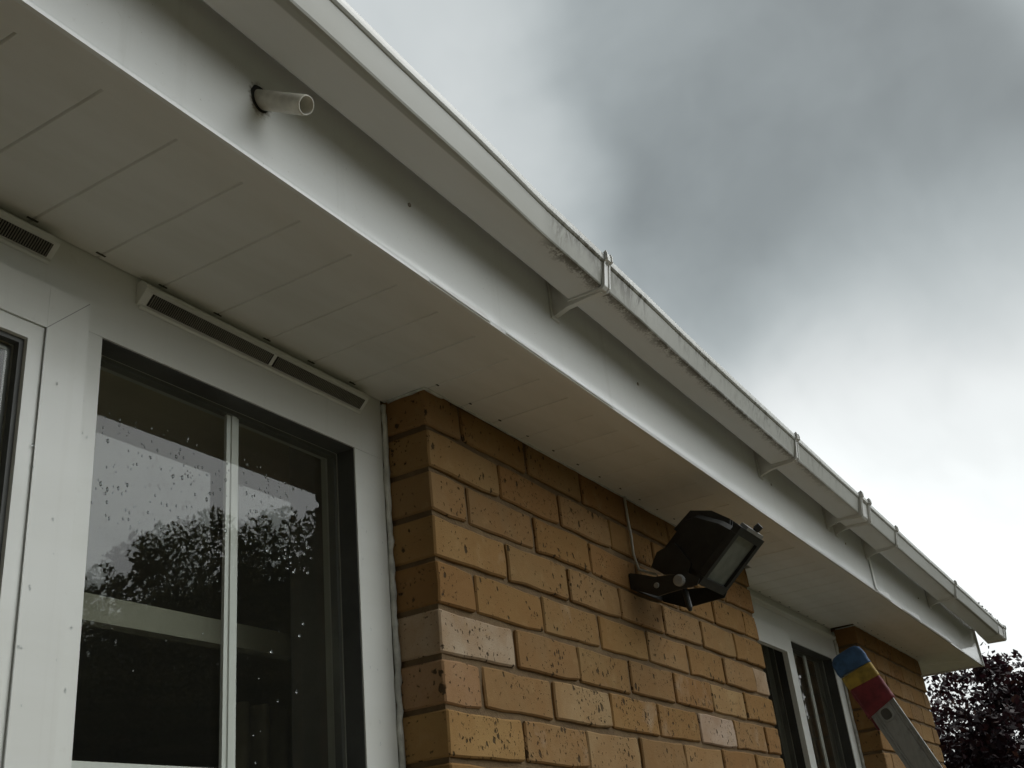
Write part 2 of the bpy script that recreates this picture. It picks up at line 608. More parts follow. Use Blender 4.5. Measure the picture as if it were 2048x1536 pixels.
# ------------------------------------------------------------------ brick walls
brick_cache = {}
CREAM = (0.44, 0.35, 0.25)


def brick_mesh(l, d, h, var):
    key = (round(l, 4), round(d, 4), round(h, 4), var)
    if key in brick_cache:
        return brick_cache[key]
    rr = random.Random(hash(key) & 0xffff)
    bm = bmesh.new()
    nx = 4 if l > 0.15 else 2
    # front face as a small grid, sides straight back
    fr = [[None] * 3 for _ in range(nx + 1)]
    bk = {}
    for i in range(nx + 1):
        for j in range(3):
            ex = (0 < i < nx)
            ez = (j == 1)
            dx = rr.uniform(-0.003, 0.003) if ex else rr.uniform(-0.0020, 0.0020)
            dz = rr.uniform(-0.003, 0.003) if ez else rr.uniform(-0.0019, 0.0019)
            dy = rr.uniform(-0.0010, 0.0008)
            if (not ex) and (not ez):
                dy += rr.choice((0, 0, 0, 0.002))
            fr[i][j] = bm.verts.new((l * i / nx + dx, dy, h * j / 2 + dz))
    for i in range(nx):
        for j in range(2):
            bm.faces.new((fr[i][j], fr[i + 1][j], fr[i + 1][j + 1], fr[i][j + 1]))
    rim = [fr[i][0] for i in range(nx + 1)] + [fr[nx][1]] + [fr[i][2] for i in range(nx, -1, -1)] + [fr[0][1]]
    back = [bm.verts.new((v.co.x, d, v.co.z)) for v in rim]
    for k in range(len(rim)):
        bm.faces.new((rim[k], back[k], back[(k + 1) % len(rim)], rim[(k + 1) % len(rim)]))
    bm.faces.new(back)
    bmesh.ops.recalc_face_normals(bm, faces=bm.faces)
    edges = [e for e in bm.edges if e.calc_face_angle(0) > 0.9 and (e.verts[0] in rim or e.verts[1] in rim)]
    bmesh.ops.bevel(bm, geom=edges, offset=0.0028, segments=1, affect='EDGES', clamp_overlap=True)
    bmesh.ops.recalc_face_normals(bm, faces=bm.faces)
    me = bpy.data.meshes.new('brick')
    bm.to_mesh(me)
    bm.free()
    me.materials.append(MAT['brick'])
    brick_cache[key] = me
    return me


def tint(r):
    base = r.choice([(0.46, 0.27, 0.10), (0.43, 0.245, 0.085), (0.48, 0.30, 0.125), (0.41, 0.22, 0.08), (0.50, 0.31, 0.14), (0.44, 0.27, 0.12)])
    k = r.uniform(0.52, 0.70)
    return tuple(x * k for x in base)


def brick_pier(x0, nb, label, special, left_quoin=True, cut_at=-2, seed=1, ext_depth=0.30):
    r = random.Random(seed)
    L = nb * 0.225 - 0.010
    w = empty('brick_wall', (x0, 0, GROUND), label, 'wall')
    # backing core of mortar and block, its face 5 mm behind the brick faces
    bm = bmesh.new()
    xs = frange(x0 + 0.005, x0 + L - 0.005, 0.045)
    zs = frange(GROUND, 0.70, 0.0375)
    grid = [[bm.verts.new((x, 0.0055 + 0.0012 * noise.noise((x * 35, 3.1, z * 35)), z)) for z in zs] for x in xs]
    for i in range(len(xs) - 1):
        for j in range(len(zs) - 1):
            bm.faces.new((grid[i][j], grid[i + 1][j], grid[i + 1][j + 1], grid[i][j + 1]))
    for side in (0, -1):
        pr = [bm.verts.new((grid[side][j].co.x, 0.10, grid[side][j].co.z)) for j in range(len(zs))]
        for j in range(len(zs) - 1):
            f = (grid[side][j], grid[side][j + 1], pr[j + 1], pr[j])
            bm.faces.new(f)
    obj('mortar', bm, 'mortar', w)
    box('inner_leaf', (x0 + 0.004, 0.104, GROUND), (x0 + L - 0.004, ext_depth, 0.70), 'inner_block', w)
    low = bmesh.new()
    for k in range(-23, 9):
        z = k * 0.075 + 0.005
        items = []
        if k % 2 == 0:
            x = 0.0
            for i in range(nb):
                items.append((x, 0.215)); x += 0.225
        else:
            items.append((0.0, 0.1025)); x = 0.1125
            for i in range(nb - 1):
                items.append((x, 0.215)); x += 0.225
            items.append((x, 0.1025))
        for i, (bx, bl) in enumerate(items):
            yo = r.uniform(-0.0018, 0.0012)
            zo = r.uniform(-0.0010, 0.0010)
            rot = r.uniform(-0.004, 0.004)
            v = r.randrange(5)
            if k >= cut_at:
                me = brick_mesh(bl, 0.1015, 0.065, v)
                o = bpy.data.objects.new('brick', me)
                COL.objects.link(o)
                o.parent = w
                o.location = (bx, yo, z + zo - GROUND)
                o.rotation_euler = (0, rot, r.uniform(-0.004, 0.004))
                c = tint(r)
                if (k, i) in special:
                    c = special[(k, i)]
                o.color = (*c, 1)
            else:
                add_box(low, (x0 + bx, yo, z), (x0 + bx + bl, 0.1, z + 0.065))
    lo = obj('lower_bricks', low, 'brick', w)
    lo.color = (0.45, 0.27, 0.11, 1)
    lo['kind'] = 'stuff'
    return w, L


W1, L1 = brick_pier(0.0, 7, 'sandy yellow brick wall between the two windows with a floodlight on it',
                    {(2, 0): CREAM, (1, 5): (0.44, 0.34, 0.26), (1, 2): (0.36, 0.25, 0.13), (0, 2): (0.36, 0.25, 0.13),
                     (3, 7): (0.42, 0.32, 0.22), (0, 0): (0.34, 0.21, 0.08), (1, 0): (0.33, 0.20, 0.11),
                     (2, 5): (0.36, 0.24, 0.11), (4, 0): (0.30, 0.18, 0.07)}, seed=3)
X2 = 2.740
W2, L2 = brick_pier(X2, 5, 'sandy yellow brick wall at the far corner of the house behind the ladder', {}, seed=9)
XE = X2 + L2
# side (gable) wall of the house and walls under the windows
gw = empty('brick_wall', (XE, 0.3, GROUND), 'brick gable wall going back from the far corner of the house', 'wall')
box('masonry', (XE - 0.105, 0.302, GROUND), (XE, 5.0, 0.70), 'mortar', gw)
lowb = bmesh.new()
for k in range(-23, 9):
    y = 0.305 + (0 if k % 2 else 0.11)
    while y < 4.7:
        add_box(lowb, (XE - 0.1, y, k * 0.075 + 0.005), (XE + 0.005, y + 0.215, k * 0.075 + 0.070))
        y += 0.225
lb = obj('gable_bricks', lowb, 'brick', gw)
lb['kind'] = 'stuff'
lb.color = (0.45, 0.27, 0.11, 1)

# room behind the windows
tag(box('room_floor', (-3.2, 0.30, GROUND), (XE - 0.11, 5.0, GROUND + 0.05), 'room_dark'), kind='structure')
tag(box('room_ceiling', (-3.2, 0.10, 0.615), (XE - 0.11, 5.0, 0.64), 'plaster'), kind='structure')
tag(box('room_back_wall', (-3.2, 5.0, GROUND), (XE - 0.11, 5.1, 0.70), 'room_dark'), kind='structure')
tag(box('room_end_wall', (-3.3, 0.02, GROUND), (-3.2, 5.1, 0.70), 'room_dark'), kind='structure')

pm = empty('interior_beam', (-2.0, 0.33, 0.21), 'pale painted beam inside the room, seen through the large window pane', 'beam')
box('beam_board', (-2.2, 0.320, 0.2105), (0.100, 0.345, 0.2480), 'beam_paint', pm, bevel=0.004)

# curtain inside
bm = bmesh.new()
rows = []
for zz in (0.150, -0.5, -1.3):
    ring = []
    for i in range(61):
        x = -0.02 + 0.26 * i / 60
        y = 0.42 + 0.016 * math.sin(i * 0.62) + 0.006 * math.sin(i * 1.7)
        ring.append(bm.verts.new((x, y, zz)))
    rows.append(ring)
for a, c_ in zip(rows[:-1], rows[1:]):
    for i in range(60):
        bm.faces.new((a[i], a[i + 1], c_[i + 1], c_[i]))
cur = obj('curtain', bm, 'curtain_cloth', None, True)
so = cur.modifiers.new('t', 'SOLIDIFY'); so.thickness = 0.003
tag(cur, 'folded beige curtain hanging inside, low behind the right half of the large pane', 'curtain')

# ------------------------------------------------------------------ soffit
sf = empty('soffit', (0, FY, SOF), 'white plastic soffit of narrow boards under the eaves', 'soffit')
bmcache = {}


def soffit_board(xa, y1, tilt):
    key = round(y1, 3)
    if key not in bmcache:
        bm = bmesh.new()
        # board with a shallow V along each edge, underside towards -z
        w_ = 0.0992
        prof = [(0.0, 0.0023), (0.0014, 0.0), (w_ - 0.0014, 0.0), (w_, 0.0023), (w_, 0.009), (0.0, 0.009)]
        ys = [-0.170, -0.09, y1 if y1 < 0 else 0.0, y1 + 0.0001]
        ys = sorted(set(ys))
        rings = [[bm.verts.new((px, yy, pz)) for px, pz in prof] for yy in ys]
        for a, c_ in zip(rings[:-1], rings[1:]):
            for i in range(6):
                bm.faces.new((a[i], a[(i + 1) % 6], c_[(i + 1) % 6], c_[i]))
        bm.faces.new(rings[0][::-1]); bm.faces.new(rings[-1])
        bmesh.ops.recalc_face_normals(bm, faces=bm.faces)
        me = bpy.data.meshes.new('board'); bm.to_mesh(me); bm.free()
        me.materials.append(MAT['pvc_soffit'])
        bmcache[key] = me
    o = bpy.data.objects.new('board', bmcache[key])
    COL.objects.link(o)
    o.parent = sf
    o.location = (xa, -FY, tilt)
    return o


rs = random.Random(4)
gap = bmesh.new()
i = -14
x = -1.995 + 0.0
while True:
    xa = -1.995 + 0.1 * (i + 14)
    if xa > 4.26: break
    inwall = (xa + 0.05 > -0.02 and xa + 0.05 < L1 + 0.02) or (xa + 0.05 > X2 - 0.02 and xa + 0.05 < XE)
    yend = -0.006 if inwall else 0.083
    if xa + 0.05 > XE: yend = 1.4
    soffit_board(xa, yend, rs.uniform(0, 0.0007))
    # cut-outs where each tongue meets the wall
    yg = -0.024 if inwall else 0.0745
    if xa + 0.05 < XE:
        hw = 0.0045 if inwall else 0.0085
        jx = rs.uniform(-0.002, 0.002)
        add_box(gap, (xa - hw + jx, yg - 0.0012, SOF - 0.0003), (xa + hw * rs.uniform(0.6, 1.0) + jx, yg + 0.0014, SOF + 0.001))
    i += 1
tag(obj('joint_notch', gap, 'notch_brown', sf), kind='stuff')
# upper cover so no light leaks down
box('backing', (-2.0, -0.200, SOF + 0.011), (4.30, 0.10, SOF + 0.016), 'roof_felt', sf)
box('backing', (XE + 0.001, 0.101, SOF + 0.011), (4.30, 1.40, SOF + 0.016), 'roof_felt', sf)
prism('cover_trim', [(-0.1995, 0.0), (-0.166, -0.0022), (-0.1645, -0.0005), (-0.1645, 0.0004), (-0.1995, 0.003)], [-2.0, 1.0, 4.31], 'pvc_soffit', sf,
      offs=lambda x, i: (0, SOF + 0.0005))


def wavy_bead(name, pts, r, mat, parent, amp=0.0015, n=6, step=0.012, seed=0.0):
    P = []
    for a, c_ in zip(pts[:-1], pts[1:]):
        a = Vector(a); c_ = Vector(c_)
        k = max(1, int((c_ - a).length / step))
        for j in range(k + (1 if c_ == Vector(pts[-1]) else 0)):
            p = a.lerp(c_, j / k)
            P.append(p + noise.noise_vector(p * 40 + Vector((seed, 0, 0))) * amp)
    rad = [r * (1 + 0.45 * noise.noise(p * 60)) for p in P]
    bm = bmesh.new()
    add_tube(bm, P, rad, n)
    return obj(name, bm, mat, parent, True)


wavy_bead('sealant', [(-0.002, 0.074, SOF - 0.001), (-0.003, -0.002, SOF - 0.001), (0.05, -0.003, SOF - 0.0005)], 0.0032, 'sealant', sf, 0.0012)
wavy_bead('sealant', [(0.05, -0.004, SOF + 0.0005), (L1 + 0.003, -0.004, SOF + 0.0005), (L1 + 0.003, 0.074, SOF)], 0.0025, 'sealant', sf, 0.0008, step=0.03)
wavy_bead('sealant', [(X2 - 0.002, 0.07, SOF), (X2 - 0.003, -0.004, SOF + 0.0005), (XE, -0.004, SOF + 0.0005)], 0.0025, 'sealant', sf, 0.0008, step=0.03)

# ------------------------------------------------------------------ fascia
fa = empty('fascia', (0, FY, SOF), 'white glossy plastic fascia board along the eaves behind the gutter', 'fascia')
nose = [(FY + 0.0005, SOF - 0.003), (FY - 0.0002, SOF + 0.001), (FY, SOF + 0.004), (FY, SOF + 0.05), (FY, SOF + 0.11), (FY, 0.800), (FY + 0.010, 0.800), (FY + 0.010, SOF + 0.003), (FY + 0.006, SOF - 0.003)]
prism('fascia_board', nose, frange(-2.0, 2.236, 0.15), 'pvc_fascia', fa,
      offs=lambda x, i: (0.0, 0.0006 * noise.noise((x * 1.7, 4, 1))))
prism('fascia_board', nose, frange(2.240, 4.335, 0.15), 'pvc_fascia', fa,
      offs=lambda x, i: (0.004 * (x - 2.24) / 2.1, 0.0008 * noise.noise((x * 1.7, 4, 1))))
prism('joint_trim', [(FY - 0.0020, SOF + 0.001), (FY - 0.0042, SOF + 0.004), (FY - 0.0042, 0.795), (FY - 0.0010, 0.795)], [2.222, 2.250], 'pvc_trim', fa)
# ragged white strips standing in for bright reflections along the bottom edge
simple('sliver_white', (0.93, 0.93, 0.91), 0.25, 0, 0.02, 10, 0)
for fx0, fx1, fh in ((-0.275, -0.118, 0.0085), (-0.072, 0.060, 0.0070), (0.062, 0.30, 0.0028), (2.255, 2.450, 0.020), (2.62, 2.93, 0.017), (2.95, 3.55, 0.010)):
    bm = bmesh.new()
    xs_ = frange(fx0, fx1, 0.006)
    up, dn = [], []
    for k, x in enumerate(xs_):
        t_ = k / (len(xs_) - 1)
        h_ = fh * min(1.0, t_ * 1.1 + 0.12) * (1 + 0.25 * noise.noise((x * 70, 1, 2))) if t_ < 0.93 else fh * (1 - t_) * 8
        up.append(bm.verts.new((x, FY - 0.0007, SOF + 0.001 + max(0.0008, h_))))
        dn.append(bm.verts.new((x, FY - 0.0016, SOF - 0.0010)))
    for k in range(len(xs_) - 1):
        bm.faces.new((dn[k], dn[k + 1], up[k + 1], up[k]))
    o = obj('reflection_sliver', bm, 'sliver_white', fa)
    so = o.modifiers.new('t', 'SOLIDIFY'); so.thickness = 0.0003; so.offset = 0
# corner trim and the board that returns up the gable
box('corner_trim', (4.336, FY - 0.002, SOF - 0.004), (4.352, FY + 0.012, 0.803), 'pvc_trim', fa, bevel=0.002)
box('return_board', (4.338, FY + 0.0125, SOF - 0.003), (4.348, 1.4, 0.83), 'pvc_fascia', fa)
for xs_, zs_ in ((-0.314, 0.697), (0.441, 0.690), (1.25, 0.695), (1.95, 0.688), (3.0, 0.694), (-0.55, 0.728)):
    bm = bmesh.new()
    add_tube(bm, [(xs_, FY + 0.001, zs_), (xs_, FY - 0.0016, zs_), (xs_, FY - 0.0022, zs_)], [0.0034, 0.0034, 0.0015], 8)
    obj('nail_head', bm, 'screw_metal', fa)

# ------------------------------------------------------------------ roof
rf = empty('roof', (0, FY, 0.80), 'brown tiled roof sloping back above the gutter', 'roof')
bm = bmesh.new()
for k in range(16):
    y0 = -0.245 + k * 0.30 * 0.86
    z0 = 0.800 + k * 0.30 * 0.5
    x = -2.0
    while x < 4.30:
        add_box(bm, (x, 0, 0), (x + 0.325, 0.42, 0.016))
        for v in bm.verts[-8:] if False else list(bm.verts)[-8:]:
            yy, zz = v.co.y, v.co.z
            v.co.y = y0 + yy * 0.866 - zz * 0.5
            v.co.z = z0 + yy * 0.46 + zz * 0.9 + 0.01
        x += 0.33
tl = obj('roof_tiles', bm, 'roof_tile', rf)
tl['kind'] = 'stuff'
bm = bmesh.new()
add_prism(bm, [(-0.19, 0.795), (4.9, 3.25), (4.9, 3.20), (-0.15, 0.76)], [-2.0, 4.33])
obj('underlay', bm, 'roof_felt', rf)
# gable infill
bm = bmesh.new()
add_prism(bm, [(0.0, 0.705), (5.0, 0.705), (5.0, 3.1)], [XE - 0.1, XE])
obj('gable_infill', bm, 'mortar', rf)
bm = bmesh.new()
add_prism(bm, [(0.0, 0.705), (5.0, 0.705), (5.0, 3.1)], [-3.3, -3.2])
obj('gable_infill', bm, 'mortar', rf)

# ------------------------------------------------------------------ gutter
gu = empty('gutter', (0, -0.26, 0.712), 'white square section plastic gutter running along the whole eaves', 'gutter')
FRONT = [(-0.9, -0.012), (-0.68, -0.011), (-0.39, -0.007), (-0.05, 0.000), (0.09, 0.000), (0.6, 0.003), (1.14, 0.003), (1.9, 0.000), (2.5, -0.001), (3.1, -0.004), (3.6, -0.008), (4.5, -0.010)]
SAG = [(-1.5, 0.0), (0.09, 0.0015), (0.6, -0.0005), (1.16, 0.0012), (1.8, 0.0), (2.7, 0.0006), (3.2, 0.0), (4.4, 0.0)]
outer = [(-0.2085, 0.770), (-0.2095, 0.762), (-0.2405, 0.7150), (-0.2440, 0.7121), (-0.3010, 0.7120), (-0.3046, 0.7135), (-0.3062, 0.7165), (-0.3145, 0.7545),
         (-0.3162, 0.7555), (-0.3186, 0.7590), (-0.3190, 0.7640), (-0.3188, 0.7708), (-0.3120, 0.7712)]
inner = [(-0.3090, 0.7685), (-0.3085, 0.757), (-0.3040, 0.717), (-0.3005, 0.7142), (-0.2445, 0.7142), (-0.2425, 0.716), (-0.2115, 0.763), (-0.2110, 0.770)]
GP = outer + inner


def goff(x, i):
    y, z = GP[i]
    k = min(1.0, max(0.0, (-y - 0.244) / 0.06))
    return (interp(x, FRONT) * k + 0.0008 * noise.noise((x * 6, y * 10, 2.0)), interp(x, SAG) + 0.0006 * noise.noise((x * 5, 7.0, y * 8)) * k)


bm = bmesh.new()
add_prism(bm, GP, frange(-2.0, 1.80, 0.05), goff)
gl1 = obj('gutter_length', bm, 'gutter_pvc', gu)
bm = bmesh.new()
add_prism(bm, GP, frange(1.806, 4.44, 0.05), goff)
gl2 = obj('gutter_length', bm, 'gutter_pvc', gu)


def band(xa, xb, grow, name, mat='pvc_trim', arm=False, lipup=0.004, taper=True):
    """a strap hugging the gutter from its back edge round to the lip"""
    fo = interp((xa + xb) / 2, FRONT)
    so_ = interp((xa + xb) / 2, SAG)
    path = [(-0.2095, 0.770), (-0.2105, 0.762), (-0.2420, 0.7140), (-0.3025 + fo, 0.7115), (-0.3072 + fo, 0.7165), (-0.3125 + fo, 0.756), (-0.3190 + fo, 0.7600), (-0.3195 + fo, 0.7680), (-0.3180 + fo, 0.7712 + lipup)]
    inn = [(y, z + so_) for y, z in path]
    out_ = []
    c_ = (-0.262, 0.752)
    for y, z in inn:
        d = Vector((y - c_[0], z - c_[1])).normalized()
        out_.append((y + d.x * grow, z + d.y * grow))
    prof = out_ + inn[::-1]
    bm = bmesh.new()
    add_prism(bm, prof, [xa, xb])
    # raised rims on both sides of the strap
    if grow > 0.003:
        prof2 = [(y + (y - c_[0]) * 0.035, z + (z - c_[1]) * 0.05) for y, z in out_] + inn[::-1]
        add_prism(bm, prof2, [xa - 0.0005, xa + 0.0030])
        add_prism(bm, prof2, [xb - 0.0030, xb + 0.0005])
    if arm:
        # gusset from the base of the gutter down to the fascia
        add_prism(bm, [(FY - 0.0005, 0.694), (FY - 0.0005, 0.772), (-0.2405, 0.7125), (-0.300 + fo, 0.7095), (-0.300 + fo, 0.7070), (-0.235, 0.7030)], [xa + 0.0045, xb - 0.0045])
        add_prism(bm, [(FY - 0.0005, 0.688), (FY - 0.0005, 0.775), (FY - 0.0035, 0.775), (FY - 0.0035, 0.690)], [xa - 0.003, xb + 0.003])
    return obj(name, bm, mat, gu, bevel=0.0006)


for xb_ in (-1.0, 0.105, 1.165, 2.215, 3.215):
    band(xb_ - 0.0105, xb_ + 0.0105, 0.0036, 'bracket', arm=True, lipup=0.0025)
band(1.752, 1.860, 0.0030, 'union', lipup=0.001)
band(1.752, 1.768, 0.0075, 'union_collar', lipup=0.002, arm=True)
band(1.844, 1.860, 0.0075, 'union_collar', lipup=0.002, arm=True)
# stop end: a sleeve over the gutter and its closing cap
band(4.285, 4.425, 0.0028, 'stop_end_sleeve', lipup=0.001)
fo = interp(4.45, FRONT)
cap = [(-0.204, 0.778), (-0.204, 0.762), (-0.236, 0.7095), (-0.3050 + fo, 0.7078), (-0.3115 + fo, 0.7140), (-0.3195 + fo, 0.756), (-0.3240 + fo, 0.761), (-0.3240 + fo, 0.773), (-0.318 + fo, 0.777)]
prism('stop_end', cap, [4.426, 4.470], 'pvc_trim', gu, bevel=0.003)
prism('stop_end_rim', [(y + (y + 0.262) * 0.05, z + (z - 0.745) * 0.07) for y, z in cap], [4.471, 4.484], 'pvc_trim', gu, bevel=0.004)
# moss and grit on the lip near the far end
bm = bmesh.new()
for k in range(26):
    x = rs.uniform(3.75, 4.35)
    fo = interp(x, FRONT)
    s = rs.uniform(0.002, 0.006)
    bmesh.ops.create_icosphere(bm, subdivisions=1, radius=s, matrix=Matrix.Translation((x, -0.318 + fo + rs.uniform(-0.002, 0.004), 0.7715 + s * 0.3)) @ Matrix.Scale(0.7, 4, (0, 0, 1)))
tag(obj('moss', bm, 'bark', gu), kind='stuff')

# ------------------------------------------------------------------ overflow pipe
pp = empty('overflow_pipe', (-0.610, FY, 0.683), 'short white overflow pipe poking out of a hole in the fascia', 'pipe')
a = Vector((-0.610, FY + 0.03, 0.7030)); e = Vector((-0.610, -0.2745, 0.6395))
d = (e - a).normalized(); u = Vector((1, 0, 0)); v = d.cross(u)
bm = bmesh.new()
n = 28
rings = []
for p_, r_ in ((a, 0.0118), (e - d * 0.002, 0.0118), (e, 0.0112), (e, 0.0100), (e - d * 0.0445, 0.0100)):
    rings.append([bm.verts.new(p_ + (u * math.cos(2 * math.pi * k / n) + v * math.sin(2 * math.pi * k / n)) * r_) for k in range(n)])
for r0, r1 in zip(rings[:-1], rings[1:]):
    for k in range(n):
        bm.faces.new((r0[k], r0[(k + 1) % n], r1[(k + 1) % n], r1[k]))
obj('pipe_wall', bm, 'pipe_white', pp, True)
bm = bmesh.new()
bm.faces.new([bm.verts.new(e - d * 0.044 + (u * math.cos(2 * math.pi * k / n) + v * math.sin(2 * math.pi * k / n)) * 0.0101) for k in range(n)])
obj('pipe_throat', bm, 'pipe_inside', pp)
# ragged dark hole round it
bm = bmesh.new()
cen = Vector((-0.6115, FY - 0.0007, 0.6835))
ring = []
for k in range(40):
    t_ = 2 * math.pi * k / 40
    rr_ = 0.0150 * (1 + 0.10 * noise.noise((math.cos(t_) * 2, math.sin(t_) * 2, 1)))
    ring.append(bm.verts.new(cen + Vector((math.cos(t_) * rr_, 0.0, math.sin(t_) * rr_ * 1.22))))
back = [bm.verts.new(v_.co + Vector((0, 0.0006, 0))) for v_ in ring]
for k in range(40):
    bm.faces.new((ring[k], ring[(k + 1) % 40], back[(k + 1) % 40], back[k]))
bm.faces.new(ring)
obj('hole', bm, 'dark_gap', pp)
# ------------------------------------------------------------------ windows
WY = 0.085


def slab_ring(bm, x0, x1, z0, z1, wl, wr, wb, wt, y0, y1):
    """four members of a frame butted end to end"""
    add_box(bm, (x0, y0, z0), (x0 + wl, y1, z1))
    add_box(bm, (x1 - wr, y0, z0), (x1, y1, z1))
    add_box(bm, (x0 + wl, y0, z1 - wt), (x1 - wr, y1, z1))
    add_box(bm, (x0 + wl, y0, z0), (x1 - wr, y1, z0 + wb))


def glazed_unit(parent, x0, x1, z0, z1, y, tilt=(0, 0), bars=(), hbars=()):
    """two sheets of glass, spacer bar and georgian bars between them"""
    bm = bmesh.new()
    cx, cz = (x0 + x1) / 2, (z0 + z1) / 2

    def sheet(yy, rx, rz):
        bm = bmesh.new()
        vs = []
        for xx, zz in ((x0, z0), (x1, z0), (x1, z1), (x0, z1)):
            vs.append(bm.verts.new((xx, yy + (zz - cz) * rx + (xx - cx) * rz, zz)))
        bm.faces.new(vs)
        return obj('pane', bm, 'window_glass', parent)
    sheet(y, 0, 0)
    sheet(y + 0.020, tilt[0], tilt[1])
    bm = bmesh.new()
    t = 0.007
    slab_ring(bm, x0, x1, z0, z1, t, t, t, t, y + 0.003, y + 0.016)
    obj('spacer_bar', bm, 'spacer_bar', parent)
    for xb in bars:
        bm = bmesh.new()
        add_prism_z(bm, xb, 0.0235, z0 + t, z1 - t, y + 0.0045, y + 0.0125)
        obj('glazing_bar', bm, 'pvc_frame', parent)
    for zb in hbars:
        edges_ = sorted([x0 + t] + [v_ for xb in bars for v_ in (xb - 0.0122, xb + 0.0122)] + [x1 - t])
        for xa_, xb_ in zip(edges_[::2], edges_[1::2]):
            bm = bmesh.new()
            add_box(bm, (xa_, y + 0.005, zb - 0.0115), (xb_, y + 0.012, zb + 0.0115))
            obj('glazing_bar', bm, 'pvc_frame', parent, bevel=0.001)


def add_prism_z(bm, xc, w_, z0, z1, y0, y1):
    """georgian bar: flat centre with two shallow shoulders, swept in z"""
    h_ = w_ / 2
    prof = [(-h_, y0 + 0.003), (-h_ * 0.45, y0 + 0.0022), (-h_ * 0.38, y0), (h_ * 0.38, y0), (h_ * 0.45, y0 + 0.0022), (h_, y0 + 0.003), (h_, y1), (-h_, y1)]
    lo_ = [bm.verts.new((xc + px, py, z0)) for px, py in prof]
    hi_ = [bm.verts.new((xc + px, py, z1)) for px, py in prof]
    n_ = len(prof)
    for k in range(n_):
        bm.faces.new((lo_[k], lo_[(k + 1) % n_], hi_[(k + 1) % n_], hi_[k]))
    bm.faces.new(lo_[::-1]); bm.faces.new(hi_)


def member_x(name, prof, x0, x1, mat, parent, bevel=0.0012):
    return prism(name, prof, [x0, x1], mat, parent, bevel=bevel)


# ---- near window
w1 = empty('window', (-1.0, WY, -0.60), 'white plastic window nearest the viewer, a large fixed pane with a glazing bar', 'window')
ZB = -0.62
XL = -1.70
# outer frame members
box('frame_head', (XL, WY, 0.4855), (-0.0085, WY + 0.07, 0.6), 'pvc_frame', w1, bevel=0.002)
box('frame_jamb', (-0.0832, WY + 0.0004, ZB), (-0.0085, WY + 0.07, 0.4852), 'pvc_frame', w1, bevel=0.002)
box('frame_mullion', (-0.655, WY + 0.0002, ZB), (-0.5770, WY + 0.07, 0.4852), 'pvc_frame', w1, bevel=0.002)
box('frame_jamb', (XL, WY, ZB), (XL + 0.07, WY + 0.07, 0.4852), 'pvc_frame', w1, bevel=0.002)
box('window_sill', (XL, -0.02, ZB - 0.04), (-0.0085, WY + 0.10, ZB - 0.001), 'pvc_frame', w1, bevel=0.004)
box('frame_bottom', (-0.5768, WY, ZB), (-0.0834, WY + 0.07, ZB + 0.06), 'pvc_frame', w1, bevel=0.002)
# thin seam where frame and mullion weld
0 and box('seam', (-0.5995, WY - 0.0007, ZB), (-0.5985, WY + 0.0005, 0.478), 'pvc_trim', w1)
# dark rebate lining round the fixed pane
bm = bmesh.new()
gx0, gx1, gz0, gz1 = -0.5768, -0.0834, ZB + 0.06, 0.4853
slab_ring(bm, gx0, gx1, gz0, gz1, 0.0012, 0.0012, 0.0012, 0.0012, WY + 0.0025, WY + 0.035)
obj('gasket', bm, 'gasket', w1)
glazed_unit(w1, gx0, gx1, gz0, gz1, WY + 0.0352, tilt=(0.006, 0.010), bars=(-0.3095,), hbars=(-0.0185,))
wavy_bead('sealant', [(-0.0045, WY - 0.003, ZB), (-0.0045, WY - 0.003, 0.585)], 0.0052, 'sealant', w1, 0.0018, seed=3)

# opening sash on the left, proud of the frame
SY = WY - 0.018
sx1, sz1 = -0.6120, 0.5105
sx0 = -1.560
sw = 0.056
sa_ = [(SY + 0.0, 0.0)]
bm = bmesh.new()
# stile with a raised glazing bead, mitred look: stepped boxes butted
for (x0, x1) in ((sx1 - sw, sx1), (sx0, sx0 + sw)):
    add_box(bm, (x0, SY, ZB + 0.01), (x1, WY - 0.001, sz1))
add_box(bm, (sx0 + sw, SY + 0.0002, sz1 - sw), (sx1 - sw, WY - 0.001, sz1))
add_box(bm, (sx0 + sw, SY, ZB + 0.01), (sx1 - sw, WY - 0.001, ZB + 0.01 + sw))
obj('sash', bm, 'pvc_frame', w1, bevel=0.0025, seg=2)
bm = bmesh.new()
bx1, bz1, bx0 = sx1 - 0.0565, sz1 - 0.0565, sx0 + 0.0565
slab_ring(bm, bx0, bx1, ZB + 0.05, bz1, 0.012, 0.012, 0.012, 0.012, SY + 0.003, SY + 0.012)
slab_ring(bm, bx0 + 0.0121, bx1 - 0.0121, ZB + 0.062, bz1 - 0.0121, 0.012, 0.012, 0.012, 0.012, SY - 0.003, SY + 0.012)
obj('glazing_bead', bm, 'pvc_frame', w1, bevel=0.003, seg=2)
# dark seal strips that stand in for the shadow gap round the sash
bm = bmesh.new()
add_box(bm, (sx0 + 0.01, WY - 0.0035, sz1 + 0.0002), (sx1 + 0.0020, WY - 0.0003, sz1 + 0.0035))
add_box(bm, (sx1 + 0.0002, WY - 0.0025, ZB + 0.02), (sx1 + 0.0018, WY - 0.0003, sz1))
obj('sash_shadow_gap', bm, 'louvre_grey', w1)
